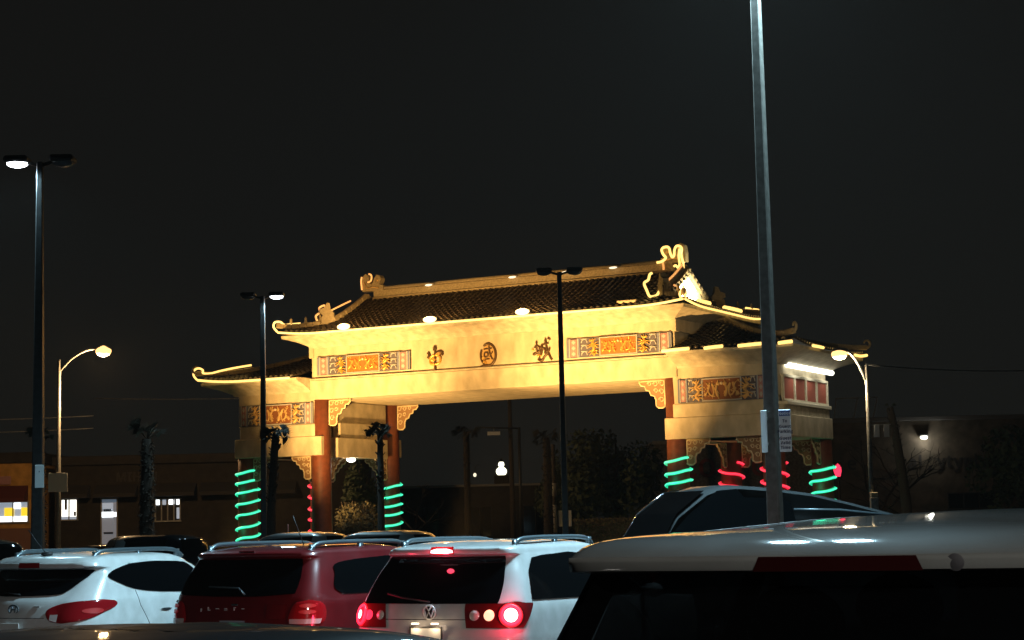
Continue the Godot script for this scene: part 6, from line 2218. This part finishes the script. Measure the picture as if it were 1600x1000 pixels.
	# wires
	var wires := [[Vector3(10.9, 6.45, -56), Vector3(18.6, 6.62, -62), "power line running off from the street lamp at the gate's end"], [Vector3(-36, 8.1, -96), Vector3(-22, 7.85, -95), "upper wire over the orange shop"], [Vector3(-36, 7.4, -96), Vector3(-22, 7.2, -95), "lower wire over the orange shop"], [Vector3(-24, 9.4, -104), Vector3(-0.8, 9.3, -99.9), "wire strung from the shops to the utility pole"]]
	for q in wires:
		var a: Vector3 = q[0]
		var b: Vector3 = q[1]
		o = thing("wire", q[2], "wire", a)
		s = soft()
		var pts := PackedVector3Array()
		for k in 13:
			var f := k / 12.0
			pts.append((b - a) * f + Vector3(0, -0.012 * a.distance_to(b) * 4 * f * (1 - f), 0))
		tube(s, pts, 0.022, 5)
		put("cable", s, M.galvanised, o)
	# plants
	palm("thick shaggy palm trunk standing before the brown row of shops", Vector3(-11.72, 0, -58), 4.75, 0.29, 0.17, 0.95, 16, 0.75, true, 41)
	palm("trimmed palm with a dark head touching the lamp post at the low roof", Vector3(-7.28, 0, -54), 4.55, 0.16, 0.11, 0.62, 34, 0.35, false, 42, 0.18)
	palm("trimmed palm with a dark tuft before the green-wound back column", Vector3(-4.22, 0, -57), 4.72, 0.13, 0.09, 0.60, 36, 0.35, false, 43)
	palm("dark palm standing alone in the gate opening near the bulb", Vector3(-2.45, 0, -92), 6.4, 0.18, 0.15, 0.95, 20, 0.3, false, 44)
	palm("dark palm in the gate opening beside the wooden post", Vector3(1.45, 0, -83), 5.6, 0.24, 0.15, 0.9, 18, 0.3, true, 45)
	palm("headless leaning dark trunk before the brown hall", Vector3(15.0, 0, -70), 5.9, 0.24, 0.14, 0.3, 5, 0.9, false, 46, -0.52)
	palm("dim palm behind the lamp post by the orange shop", Vector3(-16.7, 0, -64), 5.2, 0.22, 0.13, 0.7, 16, 0.4, true, 47)
	broadleaf("grey-green shrub at the foot of the gate between two columns", Vector3(-6.15, 0, -70), 3.0, Vector3(0.95, 1.0, 0.8), 2600, M.leaf_grey, 51, 0.07, "shrub", "shrub")
	broadleaf("dense dark tree framed under the inner band of the gate", Vector3(-7.35, 0, -86), 5.0, Vector3(1.15, 1.7, 1.1), 3600, M.leaf, 52, 0.13)
	broadleaf("dark spreading tree in the gate opening by the far column", Vector3(5.1, 0, -92), 6.6, Vector3(2.9, 2.6, 2.4), 5200, M.leaf, 53, 0.16)
	broadleaf("dark tree in the gate opening behind the wooden post", Vector3(2.7, 0, -97), 6.2, Vector3(1.8, 2.4, 1.7), 3200, M.leaf, 54, 0.16)
	broadleaf("green leafy tree before the end of the brown hall's lettering", Vector3(21.7, 0, -76), 5.6, Vector3(2.7, 2.2, 2.2), 4800, M.leaf_green, 55, 0.16)
	bare_tree("bare twiggy tree behind the street lamp pole at the gate's end", Vector3(16.6, 0, -83), 5.6, 61)
	bare_tree("bare forked tree before the brown hall's white lamp", Vector3(17.2, 0, -80), 4.4, 62)
	bare_tree("bare little tree in the gate opening past the green-wound back column", Vector3(-4.9, 0, -88), 4.2, 63)
	o = thing("hedge", "low clipped hedge behind the white suv's nose", "hedge", Vector3(4.6, 0, -75))
	s = flat()
	box(s, Vector3(0, 0.9, 0), Vector3(4.4, 1.78, 0.9), 0.1)
	put("hedge_core", s, M.leaf, o)
	s = flat()
	var g := RandomNumberGenerator.new()
	g.seed = 71
	for k in 5200:
		var p := Vector3(g.randf_range(-2.25, 2.25), g.randf_range(0.1, 1.9), 0.47 + g.randf() * 0.06)
		if k % 3 == 0:
			p = Vector3(p.x, 1.82 + g.randf() * 0.08, g.randf_range(-0.45, 0.5))
		var x := Vector3(g.randfn(), g.randfn(), g.randfn()).normalized() * 0.06
		var y := x.cross(Vector3(g.randfn(), g.randfn(), g.randfn())).normalized() * 0.03
		quad(s, p - x, p + y, p + x, p - y)
	put("foliage", s, M.leaf_grey, o).set_meta("kind", "stuff")
	# marker posts by the gate
	for q in [[-7.75, -62.0, "slim pale marker post closest to the red-wound column"], [-8.55, -62.0, "slim pale marker post farther from the red-wound column"]]:
		o = thing("marker_post", q[2], "post", Vector3(q[0], 0, q[1]), 0.0, "marker posts before the gate")
		s = soft()
		tube(s, PackedVector3Array([Vector3(0, 0, 0), Vector3(0, 1.95, 0)]), 0.035, 8, 0.02)
		put("post", s, M.panel_pink, o)
